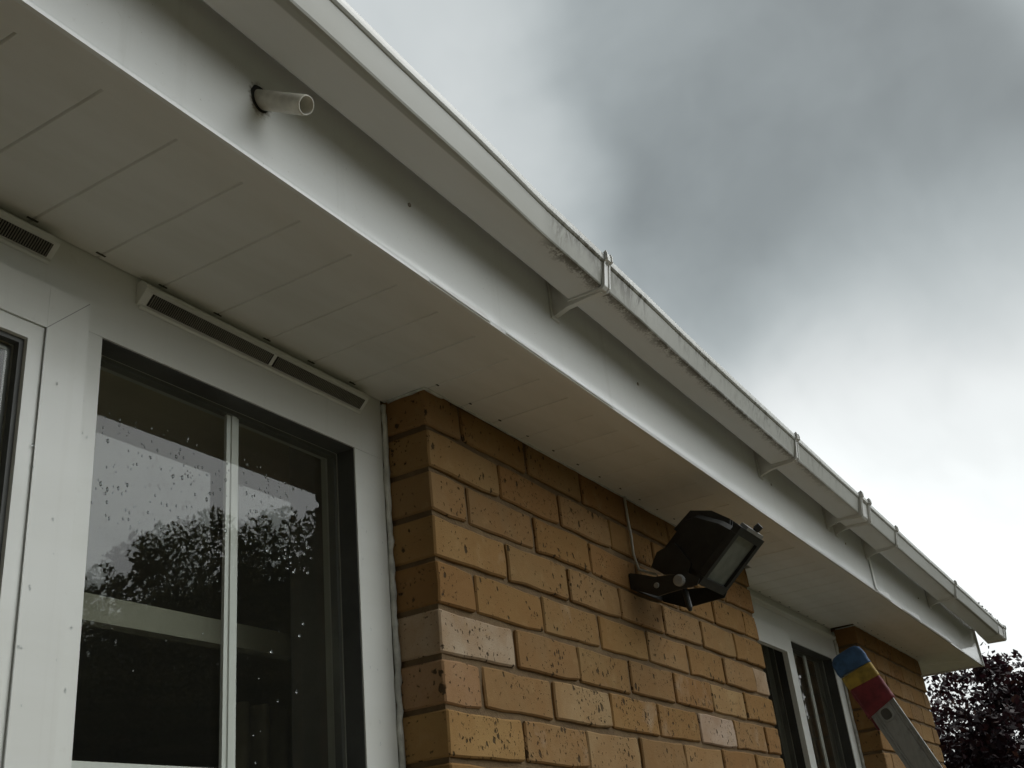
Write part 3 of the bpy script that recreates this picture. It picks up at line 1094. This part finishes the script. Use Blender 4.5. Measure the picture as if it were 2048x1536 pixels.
# groove and mitre line of the sash corner
dg = bmesh.new()
add_box(dg, (sx1 - 0.0565, SY - 0.0002, ZB + 0.02), (sx1 - 0.0555, SY + 0.003, sz1 - 0.056))
obj('groove', dg, 'spacer_bar', w1)
bm = bmesh.new()
p0 = Vector((sx1 - 0.001, SY - 0.0003, sz1 - 0.001)); p1 = Vector((sx1 - 0.056, SY - 0.0003, sz1 - 0.056))
pd = (p1 - p0).normalized(); pn = Vector((-pd.z, 0, pd.x)) * 0.0005
vs = [bm.verts.new(p) for p in (p0 + pn, p1 + pn, p1 - pn, p0 - pn)]
bm.faces.new(vs)
ex = bmesh.ops.extrude_face_region(bm, geom=bm.faces[:])
for v_ in [x for x in ex['geom'] if isinstance(x, bmesh.types.BMVert)]: v_.co.y += 0.0006
obj('mitre_line', bm, 'spacer_bar', w1)
bm = bmesh.new()
slab_ring(bm, bx0 + 0.0242, bx1 - 0.0242, ZB + 0.074, bz1 - 0.0242, 0.006, 0.006, 0.006, 0.006, SY + 0.003, SY + 0.0125)
obj('gasket', bm, 'gasket', w1)
glazed_unit(w1, bx0 + 0.0302, bx1 - 0.0302, ZB + 0.08, bz1 - 0.0302, SY + 0.013, tilt=(0.004, 0.006))

# trickle vents
def trickle_vent(x0, x1, split):
    vt = empty('trickle_vent', ((x0 + x1) / 2, WY, 0.555), '', 'vent')
    body = [(WY - 0.0005, 0.5855), (WY - 0.010, 0.5855), (WY - 0.019, 0.577), (WY - 0.0195, 0.571), (WY - 0.0175, 0.5675), (WY - 0.0045, 0.5545), (WY - 0.0005, 0.5525)]
    prism('cover', body, [x0, x0 + 0.003, x1 - 0.003, x1], 'pvc_frame', vt, bevel=0.0015)
    # slanting lower face carries the louvre: dark slot, fine bars
    a_ = Vector((0, WY - 0.0180, 0.5668)); b_ = Vector((0, WY - 0.0058, 0.5545))
    nrm = Vector((0, -(a_.z - b_.z), -(b_.y - a_.y))).normalized()
    spans = [(x0 + 0.013, split - 0.004), (split + 0.004, x1 - 0.008)] if split else [(x0 + 0.013, x1 - 0.008)]
    for s0, s1 in spans:
        bm = bmesh.new()
        vs = [Vector((s0, a_.y, a_.z)), Vector((s1, a_.y, a_.z)), Vector((s1, b_.y, b_.z)), Vector((s0, b_.y, b_.z))]
        lo_ = [bm.verts.new(v_ + nrm * 0.0004) for v_ in vs]
        hi_ = [bm.verts.new(v_ - nrm * 0.0010) for v_ in vs]
        bm.faces.new(lo_); bm.faces.new(hi_[::-1])
        for k in range(4): bm.faces.new((lo_[k], lo_[(k + 1) % 4], hi_[(k + 1) % 4], hi_[k]))
        obj('slot', bm, 'dark_gap', vt)
        bm = bmesh.new()
        x = s0 + 0.002
        while x < s1 - 0.002:
            vs = [Vector((x + dx, p_.y, p_.z)) + nrm * h_ for h_ in (0.0006, 0.0018) for dx, p_ in ((0, a_), (0.0012, a_), (0.0012, b_), (0, b_))]
            q_ = [bm.verts.new(v_) for v_ in vs]
            for f_ in ((0, 1, 2, 3), (4, 5, 6, 7), (0, 1, 5, 4), (1, 2, 6, 5), (2, 3, 7, 6), (3, 0, 4, 7)):
                bm.faces.new([q_[k] for k in f_])
            x += 0.0034
        tag(obj('louvre', bm, 'louvre_grey', vt), kind='stuff')
    member_x('lower_lip', [(WY - 0.0042, 0.5520), (WY - 0.0006, 0.5490), (WY - 0.0006, 0.5522)], x0 + 0.004, x1, 'pvc_frame', vt, 0.0004)
    return vt


tag(trickle_vent(-0.5300, -0.0660, -0.285), 'long white trickle vent above the large fixed pane')
tag(trickle_vent(-1.130, -0.6620, None), 'white trickle vent above the opening sash, cut by the left picture edge')

# ---- far window
w2 = empty('window', ((L1 + X2) / 2, WY, ZB), 'far white plastic window between the two brick walls, beside the ladder top', 'window')
xa, xb = L1 + 0.008, X2 - 0.008
xm0, xm1 = 2.085, 2.165
xr = xb - 0.075
zt = 0.478
box('frame_head', (xa, WY, zt), (xb, WY + 0.07, 0.6), 'pvc_frame', w2, bevel=0.002)
box('frame_jamb', (xa, WY, ZB), (xa + 0.06, WY + 0.07, zt - 0.0004), 'pvc_frame', w2, bevel=0.002)
box('frame_mullion', (xm0, WY - 0.001, ZB), (xm1, WY + 0.07, zt - 0.0004), 'pvc_frame', w2, bevel=0.002)
box('frame_jamb', (xr, WY, ZB), (xb, WY + 0.07, zt - 0.0004), 'pvc_frame', w2, bevel=0.002)
box('window_sill', (xa, -0.02, ZB - 0.04), (xb, WY + 0.10, ZB - 0.001), 'pvc_frame', w2, bevel=0.004)
prism('head_drip', [(WY - 0.012, 0.560), (WY - 0.0005, 0.552), (WY - 0.0005, 0.570), (WY - 0.012, 0.566)], [xa, xb], 'pvc_frame', w2, bevel=0.001)
# opening sash in the left half
box('sash', (xa + 0.045, WY - 0.018, zt - 0.055), (xm0 + 0.012, WY - 0.002, zt + 0.012), 'pvc_frame', w2, bevel=0.002)
box('sash', (xm0 - 0.044, WY - 0.0178, ZB + 0.02), (xm0 + 0.012, WY - 0.002, zt - 0.0555), 'pvc_frame', w2, bevel=0.002)
for (u0, u1, zz, yo) in ((xa + 0.06, xm0 - 0.0002, zt - 0.0006, 0.0), (xm1 + 0.0002, xr - 0.0002, zt - 0.0006, 0.0)):
    bm = bmesh.new()
    slab_ring(bm, u0, u1, ZB + 0.01, zz, 0.0015, 0.0015, 0.0015, 0.0015, WY + 0.003, WY + 0.035)
    obj('gasket', bm, 'gasket', w2)
    mid_ = (u0 + u1) / 2 + (0.04 if u0 > 2.1 else 0.03)
    glazed_unit(w2, u0, u1, ZB + 0.01, zz, WY + 0.0352, tilt=(0.003, -0.004), bars=(mid_,))
wavy_bead('sealant', [(X2 - 0.003, WY - 0.004, ZB), (X2 - 0.003, WY - 0.004, 0.585)], 0.006, 'sealant', w2, 0.002, seed=5)
# walls beneath both windows
for xa_, xb_, lab in ((-3.2, -0.012, 'brick wall under the near window'), (L1 + 0.004, X2 - 0.004, 'brick wall under the far window')):
    bw = empty('brick_wall', (xa_, 0, GROUND), lab, 'wall')
    box('masonry', (xa_, 0.006, GROUND), (xb_, 0.30, ZB - 0.045), 'mortar', bw)
    bm = bmesh.new()
    for k in range(-23, -9):
        x = xa_ + 0.004 + (0 if k % 2 else 0.1125)
        while x + 0.215 < xb_:
            add_box(bm, (x, 0.0, k * 0.075 + 0.005), (x + 0.215, 0.1, k * 0.075 + 0.070))
            x += 0.225
    o = obj('wall_bricks', bm, 'brick', bw)
    o['kind'] = 'stuff'
    o.color = (0.45, 0.27, 0.11, 1)
bw = empty('brick_wall', (-3.2, 0, GROUND), 'brick wall left of the near window, outside the picture', 'wall')
box('masonry', (-3.2, 0.0, ZB - 0.044), (XL - 0.002, 0.30, 0.70), 'mortar', bw)

# raindrops on the glass and frame
bm = bmesh.new()
rr = random.Random(21)
for k in range(330):
    x = rr.uniform(-0.565, -0.16)
    z = rr.uniform(0.26, 0.415) if k < 305 else rr.uniform(-0.02, 0.40)
    s = min(0.0028, 0.0007 + abs(rr.gauss(0, 0.0009)))
    if abs(x + 0.3095) < 0.014: continue
    bmesh.ops.create_icosphere(bm, subdivisions=1, radius=s, matrix=Matrix.Translation((x, WY + 0.0350, z)) @ Matrix.Diagonal((0.8, 0.5, 1.35, 1)))
dr = obj('raindrops', bm, 'water_drop', None, True)
tag(dr, 'small raindrops clinging to the large window pane', 'raindrops', kind='stuff')
bm = bmesh.new()
for k in range(26):
    x = rr.choice((rr.uniform(-0.665, -0.585), rr.uniform(-0.672, -0.655), rr.uniform(-0.075, -0.02)))
    z = rr.uniform(0.0, 0.40)
    yy = SY if x < -0.617 else WY
    s = rr.uniform(0.0008, 0.0022)
    bmesh.ops.create_icosphere(bm, subdivisions=1, radius=s, matrix=Matrix.Translation((x, yy, z)) @ Matrix.Diagonal((0.8, 0.5, 1.3, 1)))
dr = obj('raindrops', bm, 'water_drop', None, True)
tag(dr, 'raindrops standing on the white frame beside the large pane', 'raindrops', kind='stuff')

# ------------------------------------------------------------------ floodlight
# section plane (y,z): d runs down the glass, n points out of the glass
fc = Vector((0, -0.2015, 0.4090))
fd = Vector((0, 0.766, -0.643)); fn = Vector((0, -0.643, -0.766))
fl = empty('floodlight', (0.80, -0.10, 0.40), 'black halogen floodlight tilted down on a bracket fixed to the brick wall', 'floodlight')
XA, XB = 0.748, 0.893


def fpt(x, s, n_):
    p = fc + fd * s + fn * n_
    return Vector((x, p.y, p.z))


def fprism(name, prof, x0, x1, mat, inset=0.0, bevel=0.002):
    bm = bmesh.new()
    A = [bm.verts.new(fpt(x0, s, n_)) for s, n_ in prof]
    B = [bm.verts.new(fpt(x1, s, n_)) for s, n_ in prof]
    k_ = len(prof)
    for k in range(k_):
        bm.faces.new((A[k], A[(k + 1) % k_], B[(k + 1) % k_], B[k]))
    bm.faces.new(A[::-1]); bm.faces.new(B)
    return obj(name, bm, mat, fl, bevel=bevel)


def fbox(name, x0, x1, s0, s1, n0, n1, mat, bevel=0.001):
    return fprism(name, [(s0, n0), (s1, n0), (s1, n1), (s0, n1)], x0, x1, mat, bevel=bevel)


# body: tapering housing behind the front frame
bm = bmesh.new()
secs = [(-0.006, XA + 0.004, XB - 0.004, -0.066, 0.066), (-0.045, XA + 0.010, XB - 0.012, -0.060, 0.070), (-0.100, XA + 0.018, XB - 0.026, -0.040, 0.080), (-0.118, XA + 0.024, XB - 0.032, -0.020, 0.074)]
rings = []
for n_, x0, x1, s0, s1 in secs:
    c_ = 0.010
    pts = [(x0 + c_, s0), (x1 - c_, s0), (x1, s0 + c_), (x1, s1 - c_), (x1 - c_, s1), (x0 + c_, s1), (x0, s1 - c_), (x0, s0 + c_)]
    rings.append([bm.verts.new(fpt(px, ps, n_)) for px, ps in pts])
for r0, r1 in zip(rings[:-1], rings[1:]):
    for k in range(8):
        bm.faces.new((r0[k], r0[(k + 1) % 8], r1[(k + 1) % 8], r1[k]))
bm.faces.new(rings[0]); bm.faces.new(rings[-1][::-1])
obj('housing', bm, 'lamp_black', fl, bevel=0.0015)
# cooling fins across the back and top
for k in range(7):
    x = XA + 0.030 + k * 0.0145
    fprism('fin', [(-0.058, -0.030), (-0.072, -0.040), (-0.062, -0.085), (-0.034, -0.125), (0.020, -0.130), (0.020, -0.116), (-0.030, -0.105)], x, x + 0.003, 'lamp_black', bevel=0.0)
# front frame and glass
bm = bmesh.new()
for (x0, x1, s0, s1) in ((XA, XB, -0.074, -0.056), (XA, XB, 0.056, 0.074), (XA, XA + 0.016, -0.0558, 0.0558), (XB - 0.016, XB, -0.0558, 0.0558)):
    pr_ = [(s0, -0.012), (s1, -0.012), (s1, 0.004), (s0, 0.004)]
    A = [bm.verts.new(fpt(x0, s, n_)) for s, n_ in pr_]
    B = [bm.verts.new(fpt(x1, s, n_)) for s, n_ in pr_]
    for k in range(4): bm.faces.new((A[k], A[(k + 1) % 4], B[(k + 1) % 4], B[k]))
    bm.faces.new(A[::-1]); bm.faces.new(B)
obj('front_frame', bm, 'lamp_black', fl, bevel=0.0015)
fbox('reflector', XA + 0.0165, XB - 0.0165, -0.0555, 0.0555, -0.005, -0.003, 'lamp_grey', bevel=0.0)
bm = bmesh.new()
bm.faces.new([bm.verts.new(fpt(x_, s_, -0.001)) for x_, s_ in ((XA + 0.0162, -0.0555), (XB - 0.0162, -0.0555), (XB - 0.0162, 0.0555), (XA + 0.0162, 0.0555))])
obj('glass', bm, 'lamp_glass', fl)
# catch on the upper edge with its screw knob
fbox('catch', XB - 0.120, XB - 0.025, -0.082, -0.074, -0.012, 0.006, 'lamp_grey', bevel=0.001)
bm = bmesh.new()
add_tube(bm, [fpt(XB - 0.066, -0.080, -0.002), fpt(XB - 0.066, -0.086, 0.0), fpt(XB - 0.066, -0.098, 0.002)], [0.004, 0.0085, 0.0078], 12)
obj('screw_knob', bm, 'lamp_black', fl)
# terminal box under the back
fprism('terminal_box', [(0.050, -0.040), (0.074, -0.030), (0.106, -0.075), (0.112, -0.108), (0.080, -0.118), (0.040, -0.100)], XA + 0.006, XA + 0.085, 'lamp_black', bevel=0.003)
# yoke: wall plate with arms reaching the pivots
bm = bmesh.new()
add_box(bm, (0.735, -0.006, 0.378), (0.895, -0.0005, 0.412))
obj('wall_plate', bm, 'lamp_black', fl, bevel=0.0015)
for x_ in (0.735, 0.893):
    bm = bmesh.new()
    add_prism(bm, [(-0.006, 0.412), (-0.006, 0.376), (-0.060, 0.350), (-0.085, 0.352), (-0.148, 0.354), (-0.156, 0.366), (-0.136, 0.382), (-0.060, 0.392)], [x_, x_ + 0.004])
    obj('yoke_arm', bm, 'lamp_black', fl, bevel=0.0008)
bm = bmesh.new()
add_tube(bm, [(0.752, -0.113, 0.371), (0.738, -0.113, 0.371), (0.728, -0.113, 0.371), (0.726, -0.113, 0.371)], [0.006, 0.0125, 0.0125, 0.009], 14)
obj('pivot_bolt', bm, 'lamp_grey', fl)
bm = bmesh.new()
add_tube(bm, [(0.7345, -0.060, 0.373), (0.7325, -0.060, 0.373)], [0.0065, 0.005], 10)
obj('screw', bm, 'lamp_grey', fl)
bm = bmesh.new()
add_tube(bm, [(0.765, -0.108, 0.362), (0.765, -0.110, 0.345), (0.765, -0.113, 0.318), (0.765, -0.114, 0.312)], [0.006, 0.0070, 0.0062, 0.003], 12)
obj('cable_gland', bm, 'lamp_black', fl)
# cable from soffit to lamp
bm = bmesh.new()
add_tube(bm, [(0.763, -0.006, SOF + 0.01), (0.762, -0.0065, 0.54), (0.764, -0.0075, 0.50), (0.762, -0.007, 0.46), (0.768, -0.012, 0.425), (0.782, -0.045, 0.408)], 0.0030, 8)
tag(obj('cable', bm, 'cable_white', None, True), 'thin white cable running down the brick from the soffit to the floodlight', 'cable')

# ------------------------------------------------------------------ ladder
F1 = Vector((2.2252, -0.1807, 0.2551))
LD = Vector((0.0624, -0.3724, -0.9260)).normalized()
LR = Vector((0.985, 0.165, 0)).normalized()
LN = LR.cross(LD).normalized()
if LN.y < 0: LN = -LN
LR = LD.cross(LN).normalized()
if LR.x < 0: LR = -LR


def lp(r_, s_, n_):
    return F1 + LR * r_ + LD * s_ + LN * n_


lad = empty('ladder', tuple(lp(0.2, 2.15, 0.04)), 'aluminium ladder with its top wrapped in blue, yellow and red tape', 'ladder')


def ldr_prism(bm, prof, s0, s1):
    A = [bm.verts.new(lp(r_, s0, n_)) for r_, n_ in prof]
    B = [bm.verts.new(lp(r_, s1, n_)) for r_, n_ in prof]
    k_ = len(prof)
    for k in range(k_):
        bm.faces.new((A[k], A[(k + 1) % k_], B[(k + 1) % k_], B[k]))
    bm.faces.new(A[::-1]); bm.faces.new(B)


SD = 0.090


def stile(r0, sgn):
    """box section stile with ribbed outer face"""
    w_ = 0.026
    face = [(0.0, 0.001), (0.0015, 0.0), (0.0015, 0.0), (0.0, 0.004), (0.0, 0.008), (0.0018, 0.009), (0.0018, 0.0115), (0.0, 0.0125), (0.0, 0.016), (0.0018, 0.017), (0.0018, 0.019), (0.0, 0.020),
            (0.0, 0.070), (0.0018, 0.071), (0.0018, 0.073), (0.0, 0.074), (0.0, 0.0775), (0.0018, 0.0785), (0.0018, 0.081), (0.0, 0.082), (0.0, SD - 0.001), (0.002, SD)]
    face = [face[0]] + face[3:]
    prof = [(r0 + sgn * a_, b_) for a_, b_ in face] + [(r0 + sgn * w_, SD), (r0 + sgn * w_, 0.0), (r0 + sgn * 0.0015, 0.0)]
    bm = bmesh.new()
    ldr_prism(bm, prof, -0.175, 2.16)
    return obj('stile', bm, 'aluminium', lad)


stile(0.0, 1)
stile(0.40, -1)
for k in range(8):
    s_ = 0.029 + 0.25 * k
    # rung: flat-topped D tube, with its end crimped through the stile
    bm = bmesh.new()
    prof = []
    for j in range(16):
        t_ = 2 * math.pi * j / 16
        aa = 0.0195 * math.copysign(abs(math.cos(t_)) ** 0.7, math.cos(t_))
        bb = 0.0165 * math.copysign(abs(math.sin(t_)) ** 0.7, math.sin(t_))
        prof.append((aa, bb))
    stations = [(-0.0030, 1.18), (-0.0030, 0.86), (0.02, 0.86), (0.02, 1.0), (0.38, 1.0), (0.403, 1.18)]
    rings = []
    for r_, sc_ in [(0.0, 1.22), (-0.0032, 1.16), (-0.0032, 0.88), (0.060, 0.86)]:
        rings.append([bm.verts.new(lp(r_, s_ + a_ * sc_, 0.047 + b_ * sc_)) for a_, b_ in prof])
    for r0_, r1_ in zip(rings[:-1], rings[1:]):
        for j in range(16): bm.faces.new((r0_[j], r0_[(j + 1) % 16], r1_[(j + 1) % 16], r1_[j]))
    # outside of the rung between the stiles
    oa = [bm.verts.new(lp(0.0262, s_ + a_, 0.047 + b_)) for a_, b_ in prof]
    ob = [bm.verts.new(lp(0.3738, s_ + a_, 0.047 + b_)) for a_, b_ in prof]
    for j in range(16): bm.faces.new((oa[j], oa[(j + 1) % 16], ob[(j + 1) % 16], ob[j]))
    obj('rung', bm, 'aluminium', lad)
    bm = bmesh.new()
    bm.faces.new([bm.verts.new(lp(-0.0008, s_ + a_ * 0.88, 0.047 + b_ * 0.88)) for a_, b_ in prof])
    obj('rung_bore', bm, 'pipe_inside', lad)
for r0, r1 in ((-0.004, 0.0), (0.0, 0.0)):
    pass


def wrap(r0, s_top, s_bot, slant, grow, mat, label, round_top=False):
    """layer of tape wound round the stile top; slant shifts the rear side down"""
    bm = bmesh.new()
    rr_ = random.Random(int(abs(s_top) * 1000))
    corner = 0.010
    loop = []
    a0, a1, b0, b1 = r0 - grow, r0 + 0.026 + grow, -grow, SD + grow + 0.006
    for (cx_, cy_, st) in ((a0 + corner, b0 + corner, math.pi), (a1 - corner, b0 + corner, 1.5 * math.pi), (a1 - corner, b1 - corner, 0), (a0 + corner, b1 - corner, 0.5 * math.pi)):
        for j in range(4):
            t_ = st + j * math.pi / 6
            loop.append((cx_ + corner * math.cos(t_), cy_ + corner * math.sin(t_)))
    secs_ = []
    if round_top:
        for f_ in (0.25, 0.62, 0.86, 0.97):
            secs_.append((s_top + 0.030 * (1 - math.sqrt(max(0, 1 - (1 - f_) ** 2))) * 0 + 0.034 * (1 - f_) ** 2 * -1 + 0.030 * 0, f_))
        secs_ = [(s_top, 0.45), (s_top + 0.004, 0.72), (s_top + 0.013, 0.90), (s_top + 0.028, 0.985)]
    m_ = 9
    body0 = secs_[-1][0] + 0.012 if secs_ else s_top
    for j in range(m_ + 1):
        secs_.append((body0 + (s_bot - body0) * j / m_, 1.0))
    rings = []
    cr_, cn_ = (a0 + a1) / 2, (b0 + b1) / 2
    for idx, (ss, f_) in enumerate(secs_):
        ring = []
        for (pr_, pn_) in loop:
            wob = 1 + 0.05 * noise.noise((ss * 55, pr_ * 60, pn_ * 30 + grow * 100))
            n_ = cn_ + (pn_ - cn_) * f_ * wob
            r_ = cr_ + (pr_ - cr_) * f_ * wob
            sl = slant * (n_ / SD) * min(1.0, idx / max(1, len(secs_) - 1))
            ring.append(bm.verts.new(lp(r_, ss + sl, n_)))
        rings.append(ring)
    k_ = len(loop)
    for q0, q1 in zip(rings[:-1], rings[1:]):
        for k in range(k_): bm.faces.new((q0[k], q0[(k + 1) % k_], q1[(k + 1) % k_], q1[k]))
    bm.faces.new(rings[0][::-1]); bm.faces.new(rings[-1])
    o = obj('tape_wrap', bm, mat, lad, True)
    o['label'] = label
    return o


for r_ in (0.0, 0.374):
    wrap(r_, -0.196, -0.126, -0.008, 0.0070, 'tape_blue', 'blue tape', True)
    wrap(r_, -0.127, -0.078, -0.006, 0.0058, 'tape_yellow', 'yellow tape')
    wrap(r_, -0.088, -0.001, 0.014, 0.0048, 'tape_red', 'red tape')


# ------------------------------------------------------------------ trees
def leaf_cloud(centres, radii, per, size, seed, flat=0.8):
    r = np.random.default_rng(seed)
    C_ = np.repeat(centres, per, axis=0)
    Rr = np.repeat(radii, per)[:, None]
    d_ = r.normal(size=C_.shape)
    d_ /= np.linalg.norm(d_, axis=1, keepdims=True)
    rad = r.random((len(C_), 1)) ** 0.45
    P_ = C_ + d_ * rad * Rr * np.array([1, 1, flat])
    n_ = len(P_)
    ax = r.normal(size=(n_, 3)); ax /= np.linalg.norm(ax, axis=1, keepdims=True)
    up = r.normal(size=(n_, 3)) * 0.7 + np.array([0, 0, 0.5])
    bx_ = np.cross(ax, up); bx_ /= np.linalg.norm(bx_, axis=1, keepdims=True)
    s_ = size * r.uniform(0.6, 1.25, (n_, 1))
    nn = np.cross(ax, bx_)
    v0 = P_ - ax * s_
    v1 = P_ + bx_ * s_ * 0.58 + nn * s_ * 0.10
    v2 = P_ + ax * s_
    v3 = P_ - bx_ * s_ * 0.58 + nn * s_ * 0.10
    V = np.stack([v0, v1, v2, v3], 1).reshape(-1, 3)
    return V


def leaf_mesh(name, V):
    n_ = len(V) // 4
    me = bpy.data.meshes.new(name)
    me.vertices.add(len(V))
    me.vertices.foreach_set('co', V.astype(np.float32).ravel())
    me.loops.add(len(V))
    me.loops.foreach_set('vertex_index', np.arange(len(V), dtype=np.int32))
    me.polygons.add(n_)
    me.polygons.foreach_set('loop_start', np.arange(0, len(V), 4, dtype=np.int32))
    me.update(calc_edges=True)
    return me


def tree(name, base, height, crown_c, crown_r, nclump, per, size, mat, label, group, seed, clump=(0.25, 0.5), trunk_r=0.16, low=0.0):
    r = random.Random(seed)
    nr = np.random.default_rng(seed)
    T = empty(name, base, label, 'tree', group)
    bm = bmesh.new()
    b_ = Vector(base)
    cc = Vector(crown_c)
    pts = [b_, b_.lerp(cc, 0.4) + Vector((r.uniform(-.1, .1), r.uniform(-.1, .1), 0)), cc, cc + Vector((0, 0, crown_r[2] * 0.6))]
    add_tube(bm, pts, [trunk_r, trunk_r * 0.8, trunk_r * 0.5, trunk_r * 0.15], 9)
    cents = []
    k = 0
    while len(cents) < nclump:
        d_ = Vector((r.gauss(0, 1), r.gauss(0, 1), r.gauss(0, 1))).normalized()
        rad = r.random() ** 0.40
        bumpy = 1.0 + 0.28 * noise.noise(d_ * 2.3 + Vector((seed, 0, 0)))
        p = Vector((d_.x * crown_r[0], d_.y * crown_r[1], d_.z * crown_r[2])) * rad * bumpy
        if noise.noise(p * 0.9 + Vector((0, seed * 1.7, 0))) < -0.22: 
            k += 1
            if k < 4000: continue
        cents.append(cc + p)
    for c_ in r.sample(cents, min(26, len(cents))):
        t0 = r.uniform(0.35, 0.95)
        s0 = b_.lerp(cc, t0)
        mid_ = s0.lerp(c_, 0.5) + Vector((r.uniform(-.15, .15), r.uniform(-.15, .15), r.uniform(0, .2)))
        add_tube(bm, [s0, mid_, c_], [trunk_r * 0.35, trunk_r * 0.2, trunk_r * 0.05], 6)
    obj('trunk', bm, 'bark', T)
    cen = np.array([tuple(c_) for c_ in cents])
    rad = nr.uniform(clump[0], clump[1], len(cents))
    V = leaf_cloud(cen, rad, per, size, seed)
    me = leaf_mesh('crown', V)
    o = link('crown', me, mat, T)
    return T


# reflected in the glass: trees across the garden, bearing measured from -y towards +x
def at(az, dist):
    return (-1.35 + dist * math.sin(R(az)), 0.3 - dist * math.cos(R(az)))


gt = 'green trees across the garden, seen only as reflections'
specs = [(36, 17, 4.2, 2.8, 'low green tree at the left of the row reflected in the large pane'),
         (42.0, 15, 4.3, 2.5, 'rounded green tree reflected in the middle of the large pane'),
         (50.5, 14, 4.85, 2.8, 'tall green tree reflected at the right edge of the large pane'),
         (59, 15, 5.2, 2.9, 'tallest green tree of the garden row, right of the large pane reflections'),
         (66, 17, 4.2, 2.4, 'green tree reflected in the left part of the far window'),
         (73, 15, 2.6, 1.25, 'small green tree with sky gaps reflected in the far window')]
for i, (az, dist, top, cr_, lab) in enumerate(specs):
    x, y = at(az, dist)
    zc = top - cr_ * 0.98
    tree('garden_tree', (x, y, GROUND), 0, (x, y, zc), (cr_, cr_, cr_ * 0.95), 430 if i < 4 else 170, 290, 0.046, 'leaf_green', lab, gt, 31 + i, clump=(0.25, 0.55))

# clipped evergreen hedge along the end of the garden: solid heart and leafy skin
hd = empty('hedge', (2, -11, GROUND), 'tall dark evergreen hedge along the end of the garden, seen only as reflections', 'hedge')
bm = bmesh.new()
hx = frange(-28, 34, 0.8)
hp = [(-11.9, GROUND), (-12.0, 0.3), (-11.5, 1.0), (-10.6, 1.0), (-10.2, 0.3), (-10.3, GROUND)]
add_prism(bm, hp, hx, offs=lambda x, i: (0.35 * noise.noise((x * 0.7, i * 3.0, 0)), 0.5 * noise.noise((x * 0.5, i * 1.3, 5)) if i in (1, 2, 3, 4) else 0))
obj('twigs', bm, 'bark', hd)
nr = np.random.default_rng(5)
hc = np.stack([nr.uniform(-28, 34, 1500), nr.uniform(-12.0, -10.2, 1500), nr.uniform(GROUND, 1.2, 1500)], 1)
link('foliage', leaf_mesh('foliage', leaf_cloud(hc, nr.uniform(0.25, 0.5, 1500), 40, 0.085, 6)), 'leaf_green', hd)

# unseen hedge added at the left; it keeps the side light off the house
added_hedge = empty('hedge', (-4.2, -6, GROUND), 'added tall hedge blocking side light from the left, outside the picture', 'hedge')
bm = bmesh.new()
prof2 = [(-0.7, GROUND), (-0.8, 1.6), (-0.4, 2.5), (0.4, 2.5), (0.7, 1.6), (0.6, GROUND)]
rings = [[bm.verts.new((-4.4 + u_ + 0.12 * noise.noise((yy, u_, 1)), yy, z_ + (0.3 * noise.noise((yy * 0.8, u_, 4)) if z_ > 0 else 0))) for u_, z_ in prof2] for yy in frange(-10.5, -0.7, 0.7)]
for a, c_ in zip(rings[:-1], rings[1:]):
    for i in range(6): bm.faces.new((a[i], a[(i + 1) % 6], c_[(i + 1) % 6], c_[i]))
bm.faces.new(rings[0]); bm.faces.new(rings[-1][::-1])
obj('twigs', bm, 'bark', added_hedge)
hc = np.stack([nr.uniform(-5.2, -3.7, 420), nr.uniform(-10.6, -0.6, 420), nr.uniform(GROUND, 2.7, 420)], 1)
link('foliage', leaf_mesh('foliage', leaf_cloud(hc, nr.uniform(0.2, 0.4, 420), 40, 0.07, 8)), 'leaf_green', added_hedge)

tree('purple_leaved_tree', (9.9, 0.5, GROUND), 0, (9.9, 0.60, -0.24), (2.0, 3.0, 1.60), 760, 190, 0.032, 'leaf_purple',
     'dark purple leaved tree beyond the far corner of the house', None, 77, clump=(0.14, 0.34), trunk_r=0.08)
